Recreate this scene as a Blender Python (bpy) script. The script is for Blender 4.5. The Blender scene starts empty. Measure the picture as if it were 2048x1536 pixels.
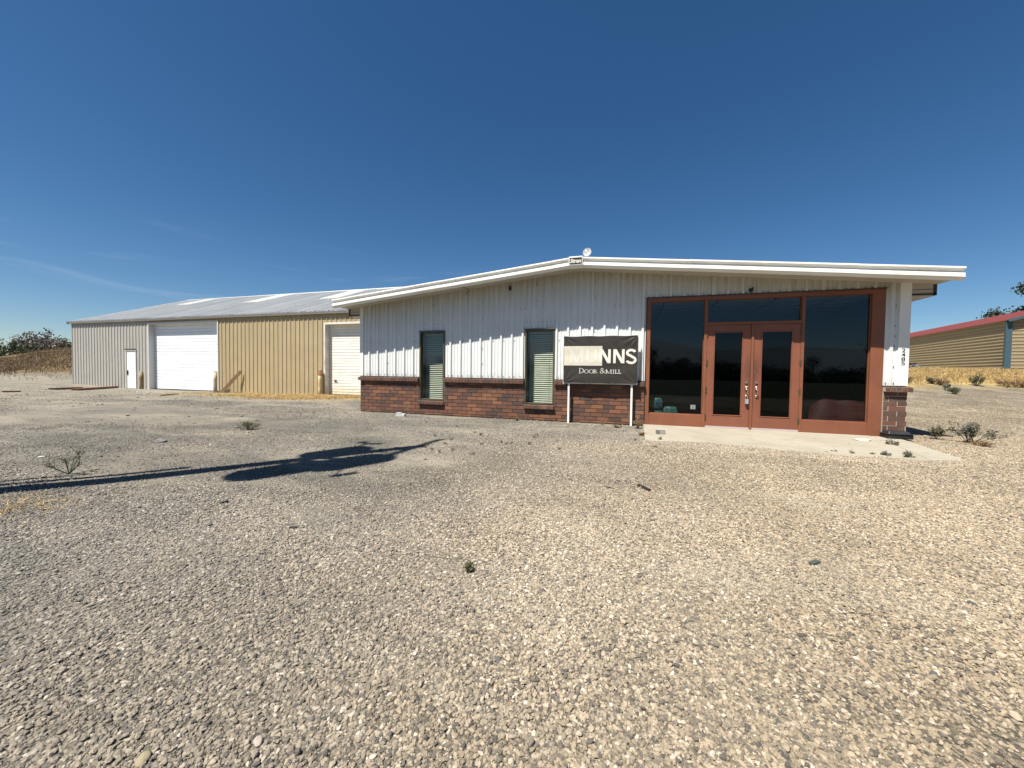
import bpy, math, random
import numpy as np
from mathutils import Vector, Matrix
sc = bpy.context.scene
R_ = math.radians

# ------------------------------------------------------------------ camera
CAM = np.array([8.03095, -10.02078, 1.28329])
RT = np.array([0.953911, 0.299780, 0.013623])
DN = np.array([0.022337, -0.025659, -0.999421])
FW = np.array([-0.299257, 0.953663, -0.031173])
cd = bpy.data.cameras.new('camera')
cam = bpy.data.objects.new('camera', cd)
sc.collection.objects.link(cam)
cam.matrix_world = Matrix(((RT[0], -DN[0], -FW[0], CAM[0]), (RT[1], -DN[1], -FW[1], CAM[1]),
                           (RT[2], -DN[2], -FW[2], CAM[2]), (0, 0, 0, 1)))
cd.sensor_fit = 'HORIZONTAL'; cd.sensor_width = 36; cd.lens = 13.5977
cd.clip_start = 0.05; cd.clip_end = 12000
sc.camera = cam
sc.render.resolution_x = 1024; sc.render.resolution_y = 768

# ------------------------------------------------------------------ light
SUN = np.array([0.58, 1.0, -2.10]); SUN = SUN / np.linalg.norm(SUN)     # the way the light travels
S_EL = math.asin(-SUN[2]); S_ROT = math.atan2(-SUN[0], -SUN[1])
ld = bpy.data.lights.new('sun', 'SUN'); ld.energy = 5.0; ld.angle = R_(0.5); ld.color = (1.0, 0.95, 0.86)
sun = bpy.data.objects.new('sun', ld); sc.collection.objects.link(sun)
sun.rotation_euler = Vector(SUN).to_track_quat('-Z', 'Y').to_euler(); sun.location = (-20, -35, 70)
world = bpy.data.worlds.new('World'); sc.world = world; world.use_nodes = True
wt = world.node_tree; wt.nodes.clear()
wo = wt.nodes.new('ShaderNodeOutputWorld'); bg = wt.nodes.new('ShaderNodeBackground')
sky = wt.nodes.new('ShaderNodeTexSky'); sky.sky_type = 'NISHITA'; sky.sun_disc = False
sky.sun_elevation = S_EL; sky.sun_rotation = S_ROT
sky.altitude = 1400; sky.air_density = 1.0; sky.dust_density = 0.7; sky.ozone_density = 2.6
bg.inputs['Strength'].default_value = 0.049
# faint cirrus: streaky noise on the sky, only where thin cloud lies low in the west
tc = wt.nodes.new('ShaderNodeTexCoord')
sep = wt.nodes.new('ShaderNodeSeparateXYZ'); wt.links.new(tc.outputs['Generated'], sep.inputs[0])
mp = wt.nodes.new('ShaderNodeMapping'); mp.inputs['Rotation'].default_value = (0, 0.42, 0.3); mp.inputs['Scale'].default_value = (2.2, 2.2, 21.0)
wt.links.new(tc.outputs['Generated'], mp.inputs[0])
nz = wt.nodes.new('ShaderNodeTexNoise'); nz.inputs['Scale'].default_value = 1.5; nz.inputs['Detail'].default_value = 6; nz.inputs['Distortion'].default_value = 0.6
wt.links.new(mp.outputs[0], nz.inputs['Vector'])
r1 = wt.nodes.new('ShaderNodeMapRange'); r1.inputs[1].default_value = 0.54; r1.inputs[2].default_value = 0.80; r1.inputs[3].default_value = 0; r1.inputs[4].default_value = 0.20
wt.links.new(nz.outputs[0], r1.inputs[0])
r2 = wt.nodes.new('ShaderNodeMapRange'); r2.inputs[1].default_value = 0.29; r2.inputs[2].default_value = 0.17
wt.links.new(sep.outputs[2], r2.inputs[0])
r3 = wt.nodes.new('ShaderNodeMapRange'); r3.inputs[1].default_value = -0.18; r3.inputs[2].default_value = -0.45
wt.links.new(sep.outputs[0], r3.inputs[0])
m1 = wt.nodes.new('ShaderNodeMath'); m1.operation = 'MULTIPLY'; wt.links.new(r1.outputs[0], m1.inputs[0]); wt.links.new(r2.outputs[0], m1.inputs[1])
m2 = wt.nodes.new('ShaderNodeMath'); m2.operation = 'MULTIPLY'; wt.links.new(m1.outputs[0], m2.inputs[0]); wt.links.new(r3.outputs[0], m2.inputs[1])
mx = wt.nodes.new('ShaderNodeMix'); mx.data_type = 'RGBA'; mx.inputs[7].default_value = (7.5, 8.5, 9.5, 1)
wt.links.new(m2.outputs[0], mx.inputs[0]); 
hs = wt.nodes.new('ShaderNodeHueSaturation'); hs.inputs['Hue'].default_value = 0.499; hs.inputs['Saturation'].default_value = 1.25; wt.links.new(sky.outputs[0], hs.inputs['Color'])
wt.links.new(hs.outputs[0], mx.inputs[6])
wt.links.new(mx.outputs[2], bg.inputs['Color']); wt.links.new(bg.outputs[0], wo.inputs[0])
sc.view_settings.view_transform = 'Standard'; sc.view_settings.look = 'None'
sc.view_settings.gamma = 1; sc.view_settings.use_curve_mapping = False
sc.view_settings.exposure = 1.0
try:
    sc.cycles.max_bounces = 6; sc.cycles.transparent_max_bounces = 12; sc.cycles.caustics_reflective = False; sc.cycles.caustics_refractive = False
except Exception:
    pass

# ------------------------------------------------------------------ helpers
ORG = {}
COL = sc.collection
rnd = random.Random(7)
npr = np.random.default_rng(11)

def tag(o, label=None, cat=None, group=None, kind=None):
    if label: o['label'] = label
    if cat: o['category'] = cat
    if group: o['group'] = group
    if kind: o['kind'] = kind
    return o

def thing(name, label, cat, loc, group=None):
    o = bpy.data.objects.new(name, None); COL.objects.link(o); o.location = loc
    o.empty_display_size = 0.3
    ORG[o.name] = np.array(loc, float)
    return tag(o, label, cat, group)

def copy_tree(o, parent=None):
    c = o.copy(); COL.objects.link(c)
    if parent is not None: c.parent = parent
    for ch in o.children: copy_tree(ch, c)
    return c

class MB:
    def __init__(s): s.v = []; s.f = []; s.m = []
    def add(s, vs, fs, mi=0):
        b = len(s.v); s.v += [tuple(float(c) for c in v) for v in vs]
        for f in fs: s.f.append(tuple(b + i for i in f)); s.m.append(mi)
        return s
    def box(s, x0, x1, y0, y1, z0, z1, mi=0):
        vs = [(x0, y0, z0), (x1, y0, z0), (x1, y1, z0), (x0, y1, z0), (x0, y0, z1), (x1, y0, z1), (x1, y1, z1), (x0, y1, z1)]
        return s.add(vs, [(3, 2, 1, 0), (4, 5, 6, 7), (0, 1, 5, 4), (1, 2, 6, 5), (2, 3, 7, 6), (3, 0, 4, 7)], mi)
    def obox(s, c, ax, ay, az, hx, hy, hz, mi=0):
        c = np.array(c, float); ax, ay, az = (np.array(a, float) for a in (ax, ay, az))
        vs = [c + ax * hx * i + ay * hy * j + az * hz * k for k in (-1, 1) for j in (-1, 1) for i in (-1, 1)]
        return s.add(vs, [(0, 2, 3, 1), (4, 5, 7, 6), (0, 1, 5, 4), (1, 3, 7, 5), (3, 2, 6, 7), (2, 0, 4, 6)], mi)
    def beam(s, a, b, w, h, mi=0, up=(0, 0, 1)):
        a = np.array(a, float); b = np.array(b, float); d = b - a; L = np.linalg.norm(d); d /= L
        u = np.array(up, float); r = np.cross(d, u); r /= np.linalg.norm(r); u = np.cross(r, d)
        return s.obox((a + b) / 2, d, r, u, L / 2, w / 2, h / 2, mi)
    def poly(s, pts, mi=0): return s.add(pts, [tuple(range(len(pts)))], mi)
    def prism(s, pts, n, mi=0):
        n = np.array(n, float); a = [np.array(p, float) for p in pts]; k = len(a)
        return s.add(a + [p + n for p in a], [tuple(range(k))[::-1], tuple(range(k, 2 * k))] + [(i, (i + 1) % k, k + (i + 1) % k, k + i) for i in range(k)], mi)
    def tube(s, pts, rad, n=8, mi=0, cap=True):
        pts = [np.array(p, float) for p in pts]; rad = list(rad) if hasattr(rad, '__len__') else [rad] * len(pts)
        vs = []; fs = []
        for i, p in enumerate(pts):
            d = pts[min(i + 1, len(pts) - 1)] - pts[max(i - 1, 0)]; d = d / (np.linalg.norm(d) + 1e-9)
            u = np.array([0, 0, 1.0]) if abs(d[2]) < .9 else np.array([1.0, 0, 0])
            r = np.cross(d, u); r /= np.linalg.norm(r); u = np.cross(r, d)
            for k in range(n):
                t = 2 * math.pi * k / n; vs.append(p + rad[i] * (math.cos(t) * r + math.sin(t) * u))
        for i in range(len(pts) - 1):
            for k in range(n):
                fs.append((i * n + k, i * n + (k + 1) % n, (i + 1) * n + (k + 1) % n, (i + 1) * n + k))
        if cap: fs += [tuple(range(n))[::-1], tuple(range((len(pts) - 1) * n, len(pts) * n))]
        return s.add(vs, fs, mi)
    def lathe(s, c, prof, n=16, mi=0):
        c = np.array(c, float)
        return s.tube([c + np.array([0, 0, z]) for r, z in prof], [r for r, z in prof], n, mi) if False else s._lathe(c, prof, n, mi)
    def _lathe(s, c, prof, n, mi):
        vs = []; fs = []
        for r, z in prof:
            for k in range(n):
                t = 2 * math.pi * k / n; vs.append(c + np.array([r * math.cos(t), r * math.sin(t), z]))
        for i in range(len(prof) - 1):
            for k in range(n): fs.append((i * n + k, i * n + (k + 1) % n, (i + 1) * n + (k + 1) % n, (i + 1) * n + k))
        fs += [tuple(range(n))[::-1], tuple(range((len(prof) - 1) * n, len(prof) * n))]
        return s.add(vs, fs, mi)
    def build(s, name, mats, parent=None, origin=None, smooth=False, bevel=0.0, tone=None):
        me = bpy.data.meshes.new(name)
        org = ORG[parent.name] if parent is not None else np.array(origin if origin is not None else (0, 0, 0), float)
        v = np.array(s.v, float) - org
        me.from_pydata(v.tolist(), [], s.f)
        mats = mats if isinstance(mats, (list, tuple)) else [mats]
        for m in mats: me.materials.append(m)
        if len(mats) > 1: me.polygons.foreach_set('material_index', s.m)
        if smooth: me.polygons.foreach_set('use_smooth', [True] * len(me.polygons))
        if tone is not None:
            a = me.attributes.new('tone', 'FLOAT', 'FACE'); a.data.foreach_set('value', np.array(tone, 'f'))
        me.update(); me.validate()
        o = bpy.data.objects.new(name, me); COL.objects.link(o)
        if parent is not None: o.parent = parent
        else: o.location = org
        ORG[o.name] = org
        if bevel:
            b = o.modifiers.new('bevel', 'BEVEL'); b.width = bevel; b.segments = 2; b.limit_method = 'ANGLE'; b.angle_limit = R_(40)
        return o

def mesh_np(name, verts, faces_flat, nper, mat, parent=None, origin=(0, 0, 0), smooth=False, tone=None):
    """fast mesh: equal sized faces from flat index array"""
    me = bpy.data.meshes.new(name); org = ORG[parent.name] if parent is not None else np.array(origin, float)
    v = (np.asarray(verts, float) - org).astype('f'); nf = len(faces_flat) // nper
    me.vertices.add(len(v)); me.vertices.foreach_set('co', v.ravel())
    me.loops.add(nf * nper); me.loops.foreach_set('vertex_index', np.asarray(faces_flat, 'i'))
    me.polygons.add(nf); me.polygons.foreach_set('loop_start', np.arange(0, nf * nper, nper, dtype='i'))
    if smooth: me.polygons.foreach_set('use_smooth', np.ones(nf, bool))
    if tone is not None:
        a = me.attributes.new('tone', 'FLOAT', 'FACE'); a.data.foreach_set('value', np.array(tone, 'f'))
    me.update(calc_edges=True); me.materials.append(mat)
    o = bpy.data.objects.new(name, me); COL.objects.link(o)
    if parent is not None: o.parent = parent
    else: o.location = org
    ORG[o.name] = org
    return o

# ---- materials
def new_mat(name):
    m = bpy.data.materials.new(name); m.use_nodes = True; nt = m.node_tree
    return m, nt, nt.nodes['Principled BSDF']

def N(nt, t, **kw):
    n = nt.nodes.new(t)
    for k, v in kw.items(): setattr(n, k, v)
    return n

def setin(n, **kw):
    for k, v in kw.items(): n.inputs[k].default_value = v
    return n

def ramp(nt, src, stops):
    r = N(nt, 'ShaderNodeValToRGB'); e = r.color_ramp.elements
    while len(e) < len(stops): e.new(0.5)
    for i, (p, c) in enumerate(stops): e[i].position = p; e[i].color = (*c, 1) if len(c) == 3 else c
    nt.links.new(src, r.inputs[0]); return r.outputs[0]

def mixc(nt, fac, a, b, mode='MIX'):
    m = N(nt, 'ShaderNodeMix', data_type='RGBA', blend_type=mode)
    for s, i in ((fac, 0), (a, 6), (b, 7)):
        if isinstance(s, (int, float)): m.inputs[i].default_value = s
        elif isinstance(s, tuple): m.inputs[i].default_value = (*s, 1)
        else: nt.links.new(s, m.inputs[i])
    return m.outputs[2]

def mth(nt, op, a, b=None, c=None, clamp=False):
    m = N(nt, 'ShaderNodeMath', operation=op, use_clamp=clamp)
    for i, s in enumerate((a, b, c)):
        if s is None: continue
        if isinstance(s, (int, float)): m.inputs[i].default_value = s
        else: nt.links.new(s, m.inputs[i])
    return m.outputs[0]

def wpos(nt, scale=(1, 1, 1), loc=(0, 0, 0), rot=(0, 0, 0)):
    g = N(nt, 'ShaderNodeNewGeometry'); mp = N(nt, 'ShaderNodeMapping')
    mp.inputs['Scale'].default_value = scale; mp.inputs['Location'].default_value = loc; mp.inputs['Rotation'].default_value = rot
    nt.links.new(g.outputs['Position'], mp.inputs[0]); return mp.outputs[0]

def noise(nt, vec, scale, detail=4, rough=0.55, dist=0.0):
    n = N(nt, 'ShaderNodeTexNoise'); setin(n, Scale=scale, Detail=detail, Roughness=rough, Distortion=dist)
    nt.links.new(vec, n.inputs['Vector']); return n.outputs[0]

def rng(nt, src, a, b, c=0.0, d=1.0):
    r = N(nt, 'ShaderNodeMapRange'); 
    for i, v in enumerate((a, b, c, d)): r.inputs[i + 1].default_value = v
    nt.links.new(src, r.inputs[0]); return r.outputs[0]

def bump(nt, bs, h, strength=0.3, dist=0.01):
    b = N(nt, 'ShaderNodeBump'); setin(b, Strength=strength, Distance=dist)
    nt.links.new(h, b.inputs['Height']); nt.links.new(b.outputs[0], bs.inputs['Normal'])

def painted(name, col, rough=0.5, var=0.12, dirt=None, dirt_amt=0.0, metal=0.0, streak=False, nscale=1.2, spec=0.4, bmp=0.0):
    """paint with slow colour wander, fine mottling and optional dirt or streaks"""
    m, nt, bs = new_mat(name)
    p = wpos(nt)
    c = mixc(nt, rng(nt, noise(nt, p, nscale, 5), 0.3, 0.7), tuple(x * (1 - var) for x in col), tuple(min(1, x * (1 + var)) for x in col))
    c = mixc(nt, rng(nt, noise(nt, p, nscale * 22, 3), 0.35, 0.65, 0, 0.5), c, tuple(x * (1 - var * .8) for x in col))
    if dirt is not None:
        q = wpos(nt, (9, 9, 0.55)) if streak else wpos(nt, (1.3, 1.3, 1.3))
        c = mixc(nt, rng(nt, noise(nt, q, 1.6, 6, 0.65), 0.47, 0.80, 0, dirt_amt), c, dirt)
    nt.links.new(c, bs.inputs['Base Color'])
    setin(bs, Roughness=rough, Metallic=metal); bs.inputs['Specular IOR Level'].default_value = spec
    nt.links.new(rng(nt, noise(nt, p, 7, 4), 0.3, 0.7, max(0.05, rough - .1), min(1, rough + .12)), bs.inputs['Roughness'])
    if bmp: bump(nt, bs, noise(nt, p, 30, 4), bmp, 0.004)
    return m

def plain(name, col, rough=0.6, metal=0.0): return painted(name, col, rough, 0.08, metal=metal)

M = {}
M['white_panel'] = painted('white_panel', (0.645, 0.66, 0.65), 0.45, 0.04, (0.42, 0.38, 0.30), 0.32, streak=True)
def soffit_grime(m):
    # years of run-off under the eave: yellowish streaks that start at the soffit and peter out down the sheets
    nt = m.node_tree; bs = nt.nodes['Principled BSDF']; src = bs.inputs['Base Color'].links[0].from_socket
    g = N(nt, 'ShaderNodeNewGeometry'); s_ = N(nt, 'ShaderNodeSeparateXYZ'); nt.links.new(g.outputs['Position'], s_.inputs[0])
    top = mth(nt, 'SUBTRACT', 3.876, mth(nt, 'MULTIPLY', mth(nt, 'ABSOLUTE', mth(nt, 'SUBTRACT', s_.outputs[0], 6.655)), 0.1003))
    d = mth(nt, 'SUBTRACT', top, s_.outputs[2])
    st = noise(nt, wpos(nt, (11, 11, .25)), 1.5, 5, .65)
    f = mth(nt, 'MULTIPLY', rng(nt, mth(nt, 'ADD', d, mth(nt, 'MULTIPLY', st, -.9)), .45, -.45), rng(nt, st, .25, .65, .25, 1.0))
    c = mixc(nt, mth(nt, 'MULTIPLY', f, .75), src, (.36, .31, .21))
    # splashed mud along the bottom edge
    b = mth(nt, 'MULTIPLY', rng(nt, s_.outputs[2], 1.32, 1.08), rng(nt, noise(nt, wpos(nt, (5, 5, 3)), 2.0, 5, .6), .42, .66))
    nt.links.new(mixc(nt, mth(nt, 'MULTIPLY', b, .45), c, (.34, .28, .20)), bs.inputs['Base Color'])
soffit_grime(M['white_panel'])
M['white_trim'] = painted('white_trim', (0.78, 0.77, 0.73), 0.45, 0.05, (0.45, 0.42, 0.36), 0.25)
M['soffit'] = painted('soffit', (0.482, 0.447, 0.387), 0.6, 0.06, (0.215, 0.172, 0.129), 0.3)
M['screw'] = plain('screw', (0.07, 0.065, 0.06), 0.5, 0.6)
M['dark_trim'] = plain('dark_trim', (0.035, 0.032, 0.03), 0.5)
M['bronze'] = painted('bronze', (0.085, 0.070, 0.045), 0.4, 0.15, (0.25, 0.2, 0.13), 0.3, metal=0.3)
M['blind'] = painted('blind', (0.37, 0.375, 0.30), 0.6, 0.06)
M['rust_frame'] = painted('rust_frame', (0.205, 0.075, 0.037), 0.5, 0.14, (0.135, 0.052, 0.034), 0.55, nscale=1.3)
M['threshold'] = painted('threshold', (0.43, 0.35, 0.33), 0.4, 0.05)
M['metal'] = plain('metal', (0.42, 0.40, 0.37), 0.35, 0.8)
M['black'] = plain('black', (0.018, 0.018, 0.019), 0.45)
M['room'] = plain('room', (0.075, 0.078, 0.08), 0.8)
M['carpet'] = plain('carpet', (0.06, 0.06, 0.06), 0.9)
M['concrete'] = painted('concrete', (0.315, 0.285, 0.225), 0.9, 0.10, (0.22, 0.195, 0.15), 0.75, nscale=0.8, bmp=0.2)
M['foundation'] = painted('foundation', (0.30, 0.28, 0.25), 0.9, 0.12)
M['tan_panel'] = painted('tan_panel', (0.415, 0.335, 0.200), 0.5, 0.07, (0.27, 0.205, 0.12), 0.35, streak=True)
M['grey_panel'] = painted('grey_panel', (0.430, 0.408, 0.370), 0.5, 0.05, (0.29, 0.255, 0.21), 0.25, streak=True)
M['door_white'] = painted('door_white', (0.78, 0.80, 0.82), 0.45, 0.04, (0.5, 0.48, 0.42), 0.2)
M['siding'] = painted('siding', (0.255, 0.205, 0.125) if True else (0.310, 0.245, 0.142), 0.55, 0.06)
M['red_roof'] = painted('red_roof', (0.215, 0.062, 0.060) if True else (0.258, 0.052, 0.050), 0.5, 0.08)
M['blue_trim'] = painted('blue_trim', (0.045, 0.085, 0.105), 0.5, 0.08)
M['wood'] = painted('wood', (0.224, 0.138, 0.073), 0.75, 0.25)
M['old_wood'] = painted('old_wood', (0.12, 0.065, 0.04), 0.8, 0.3)
M['pole_wood'] = painted('pole_wood', (0.12, 0.085, 0.06), 0.85, 0.3)
M['grey_steel'] = painted('grey_steel', (0.30, 0.31, 0.32), 0.5, 0.08)
M['cream'] = painted('cream', (0.602, 0.568, 0.464), 0.5, 0.05, (0.430, 0.361, 0.241), 0.3)
M['faint_cream'] = painted('faint_cream', (0.636, 0.611, 0.533), 0.5, 0.05)
M['letter_cream'] = painted('letter_cream', (0.654, 0.636, 0.568), 0.5, 0.04)
M['banner'] = painted('banner', (0.036, 0.031, 0.026), 0.42, 0.15)
M['dish'] = plain('dish', (0.36, 0.37, 0.37), 0.6)

def garage_mat():
    m, nt, bs = new_mat('stained_door')
    p = wpos(nt); g = N(nt, 'ShaderNodeNewGeometry'); s = N(nt, 'ShaderNodeSeparateXYZ'); nt.links.new(g.outputs['Position'], s.inputs[0])
    c = mixc(nt, rng(nt, noise(nt, p, 2.2, 5), 0.35, 0.7), (0.80, 0.78, 0.72), (0.72, 0.69, 0.61))
    low = mth(nt, 'ADD', rng(nt, s.outputs[2], 0.75, -0.05), rng(nt, noise(nt, wpos(nt, (2, 2, 0.6)), 1.5, 5), 0.3, 0.7, -0.3, 0.25))
    c = mixc(nt, rng(nt, low, 0.2, 1.2, 0, 0.75), c, (0.50, 0.40, 0.20))
    c = mixc(nt, rng(nt, noise(nt, wpos(nt, (6, 6, 1.2), (3, 1, 0)), 1.5, 6), 0.62, 0.75, 0, 0.35), c, (0.30, 0.25, 0.18))
    nt.links.new(c, bs.inputs['Base Color']); setin(bs, Roughness=0.5); return m
M['stained_door'] = garage_mat()

def brick_mat():
    m, nt, bs = new_mat('brick')
    a = N(nt, 'ShaderNodeAttribute', attribute_name='tone')
    c = ramp(nt, a.outputs['Fac'], [(0, (0.052, 0.034, 0.028)), (0.25, (0.093, 0.044, 0.029)), (0.55, (0.137, 0.056, 0.032)), (0.8, (0.189, 0.077, 0.037)), (1, (0.242, 0.099, 0.045))])
    p = wpos(nt)
    c = mixc(nt, rng(nt, noise(nt, p, 45, 4), 0.3, 0.7, 0, 0.55), c, (0.096, 0.053, 0.036))
    c = mixc(nt, rng(nt, noise(nt, p, 5, 5), 0.55, 0.8, 0, 0.35), c, (0.270, 0.212, 0.153))
    nt.links.new(c, bs.inputs['Base Color']); setin(bs, Roughness=0.85)
    bump(nt, bs, noise(nt, p, 90, 3), 0.4, 0.004); return m
M['brick'] = brick_mat()
M['mortar'] = painted('mortar', (0.11, 0.09, 0.075), 0.95, 0.2)
M['mortar_light'] = painted('mortar_light', (0.42, 0.38, 0.32), 0.95, 0.15)

def glass_mat(name, tint, ior=1.55, gain=1.0):
    m = bpy.data.materials.new(name); m.use_nodes = True; nt = m.node_tree; nt.nodes.clear()
    o = N(nt, 'ShaderNodeOutputMaterial'); mix = N(nt, 'ShaderNodeMixShader'); t = N(nt, 'ShaderNodeBsdfTransparent'); g = N(nt, 'ShaderNodeBsdfGlossy')
    t.inputs[0].default_value = (*tint, 1); g.inputs['Roughness'].default_value = 0.0; g.inputs[0].default_value = (0.80, 0.93, 1, 1)
    gg = N(nt, 'ShaderNodeNewGeometry'); dt = N(nt, 'ShaderNodeVectorMath', operation='DOT_PRODUCT')
    nt.links.new(gg.outputs['Normal'], dt.inputs[0]); nt.links.new(gg.outputs['Incoming'], dt.inputs[1])
    sch = mth(nt, 'POWER', mth(nt, 'SUBTRACT', 1.0, mth(nt, 'ABSOLUTE', dt.outputs['Value'])), 5.0)     # the same from both sides of the pane
    fres = mth(nt, 'MULTIPLY_ADD', sch, 0.95, 0.05)
    # slight waviness of old plate glass
    b = N(nt, 'ShaderNodeBump'); setin(b, Strength=0.06, Distance=0.01); nt.links.new(noise(nt, wpos(nt), 1.1, 1), b.inputs['Height'])
    nt.links.new(b.outputs[0], g.inputs['Normal'])
    nt.links.new(mth(nt, 'MULTIPLY', fres, gain, clamp=True), mix.inputs[0])
    nt.links.new(t.outputs[0], mix.inputs[1]); nt.links.new(g.outputs[0], mix.inputs[2]); nt.links.new(mix.outputs[0], o.inputs[0])
    return m
M['dark_glass'] = glass_mat('dark_glass', (0.36, 0.42, 0.43), 1.5, 0.85)
M['door_glass'] = glass_mat('door_glass', (0.22, 0.24, 0.25), 1.5, 0.5)
M['window_glass'] = glass_mat('window_glass', (0.92, 0.96, 0.93), 1.5, 1.1)

def leaf_mat(name, cols, rough=0.6, trans=0.25):
    m, nt, bs = new_mat(name)
    a = N(nt, 'ShaderNodeAttribute', attribute_name='tone')
    c = ramp(nt, a.outputs['Fac'], [(i / (len(cols) - 1), c) for i, c in enumerate(cols)])
    nt.links.new(c, bs.inputs['Base Color']); setin(bs, Roughness=rough)
    o = nt.nodes['Material Output']; tr = N(nt, 'ShaderNodeBsdfTranslucent'); mx_ = N(nt, 'ShaderNodeMixShader'); mx_.inputs[0].default_value = trans
    nt.links.new(c, tr.inputs[0]); nt.links.new(bs.outputs[0], mx_.inputs[1]); nt.links.new(tr.outputs[0], mx_.inputs[2]); nt.links.new(mx_.outputs[0], o.inputs[0])
    return m
M['leaf_dark'] = leaf_mat('leaf_dark', [(0.014, 0.022, 0.010), (0.030, 0.045, 0.018), (0.060, 0.078, 0.030)])
M['leaf_olive'] = leaf_mat('leaf_olive', [(0.045, 0.039, 0.026), (0.088, 0.075, 0.050), (0.135, 0.116, 0.082)])
M['leaf_weed'] = leaf_mat('leaf_weed', [(0.060, 0.070, 0.035), (0.12, 0.125, 0.065), (0.22, 0.19, 0.11)])
M['pale_weed'] = leaf_mat('pale_weed', [(0.11, 0.115, 0.07), (0.19, 0.19, 0.12), (0.28, 0.25, 0.17)], trans=0.4)
M['leaf_dry'] = leaf_mat('leaf_dry', [(0.14, 0.075, 0.035), (0.24, 0.15, 0.07), (0.38, 0.27, 0.13)])
M['straw'] = leaf_mat('straw', [(0.22, 0.13, 0.05), (0.42, 0.29, 0.115), (0.60, 0.46, 0.22)], trans=0.15)
M['thistle'] = leaf_mat('thistle', [(0.08, 0.088, 0.058), (0.15, 0.15, 0.105), (0.25, 0.21, 0.19)])
M['bark'] = painted('bark', (0.085, 0.065, 0.05), 0.9, 0.25)

# ---- gravel colours, shared by ground sheet and stones
def zone_nodes(nt):
    """0 = dark grey gravel and dust of the west yard, 1 = pale tan gravel by the entrance"""
    g = N(nt, 'ShaderNodeNewGeometry'); s = N(nt, 'ShaderNodeSeparateXYZ'); nt.links.new(g.outputs['Position'], s.inputs[0])
    w = mth(nt, 'MULTIPLY', mth(nt, 'SUBTRACT', noise(nt, g.outputs['Position'], 0.55, 4), 0.5), 3.4)
    x = mth(nt, 'ADD', s.outputs[0], w)
    y = mth(nt, 'MULTIPLY', s.outputs[1], -0.10)
    z = rng(nt, mth(nt, 'ADD', x, y), 4.6, 9.8)
    # the belt of fresh grey stone along the front of the office stays grey up to the slab
    belt = mth(nt, 'MULTIPLY', rng(nt, s.outputs[1], -3.1, -1.9), rng(nt, s.outputs[0], 13.2, 12.0))
    z = mth(nt, 'MULTIPLY', z, mth(nt, 'SUBTRACT', 1.0, mth(nt, 'MULTIPLY', belt, 0.75)))
    return g, s, z

def patches(nt, g, s, c):
    # worn, dusty and oil-dark areas of the yard: the same on the soil and on the stones that lie on it
    P = g.outputs['Position']
    dk = rng(nt, noise(nt, wpos(nt, (0.22, 0.62, 1), (0, 0, 0), (0, 0, 0.42)), 1.0, 6, 0.62, 0.5), 0.40, 0.56, 0.62, 0.0)
    dk = mth(nt, 'MULTIPLY', dk, rng(nt, s.outputs[0], 8.5, 3.5))
    c = mixc(nt, dk, c, (0.120, 0.118, 0.110))
    lt_ = rng(nt, noise(nt, wpos(nt, (0.30, 0.95, 1), (5, 2, 0), (0, 0, 0.30)), 1.2, 6, 0.62, 0.4), 0.53, 0.66, 0.0, 0.62)
    lt_ = mth(nt, 'MULTIPLY', lt_, rng(nt, s.outputs[0], 10.0, 3.5, 0.35, 1.0))
    c = mixc(nt, lt_, c, (0.330, 0.292, 0.228))
    mott = rng(nt, noise(nt, P, 0.5, 5, 0.6), 0.32, 0.68, 0.80, 1.14)
    m = N(nt, 'ShaderNodeVectorMath', operation='SCALE'); nt.links.new(c, m.inputs[0]); nt.links.new(mott, m.inputs['Scale'])
    return m.outputs[0]

def stone_mat():
    m, nt, bs = new_mat('stone')
    g, s, z = zone_nodes(nt)
    a = N(nt, 'ShaderNodeAttribute', attribute_name='tone', attribute_type='INSTANCER')
    t = a.outputs['Fac']
    grey = ramp(nt, t, [(0, (0.053, 0.055, 0.059)), (0.16, (0.113, 0.110, 0.107)), (0.5, (0.209, 0.194, 0.169)), (0.82, (0.296, 0.262, 0.215)), (0.96, (0.429, 0.378, 0.307)), (1, (0.589, 0.546, 0.482))])
    tan = ramp(nt, t, [(0, (0.055, 0.053, 0.053)), (0.11, (0.125, 0.110, 0.093)), (0.3, (0.260, 0.208, 0.143)), (0.65, (0.349, 0.276, 0.185)), (0.92, (0.437, 0.353, 0.249)), (1, (0.576, 0.515, 0.418))])
    c = mixc(nt, z, grey, tan)
    tcn = N(nt, 'ShaderNodeTexCoord')
    c = mixc(nt, rng(nt, noise(nt, tcn.outputs['Object'], 2.2, 4), 0.35, 0.7, 0, 0.28), c, (0.105, 0.088, 0.069))
    c = patches(nt, g, s, c)
    c = mixc(nt, 0.10, c, (0.263, 0.224, 0.170))
    nt.links.new(c, bs.inputs['Base Color']); setin(bs, Roughness=0.88); bs.inputs['Specular IOR Level'].default_value = 0.25
    return m
M['stone'] = stone_mat()

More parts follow.
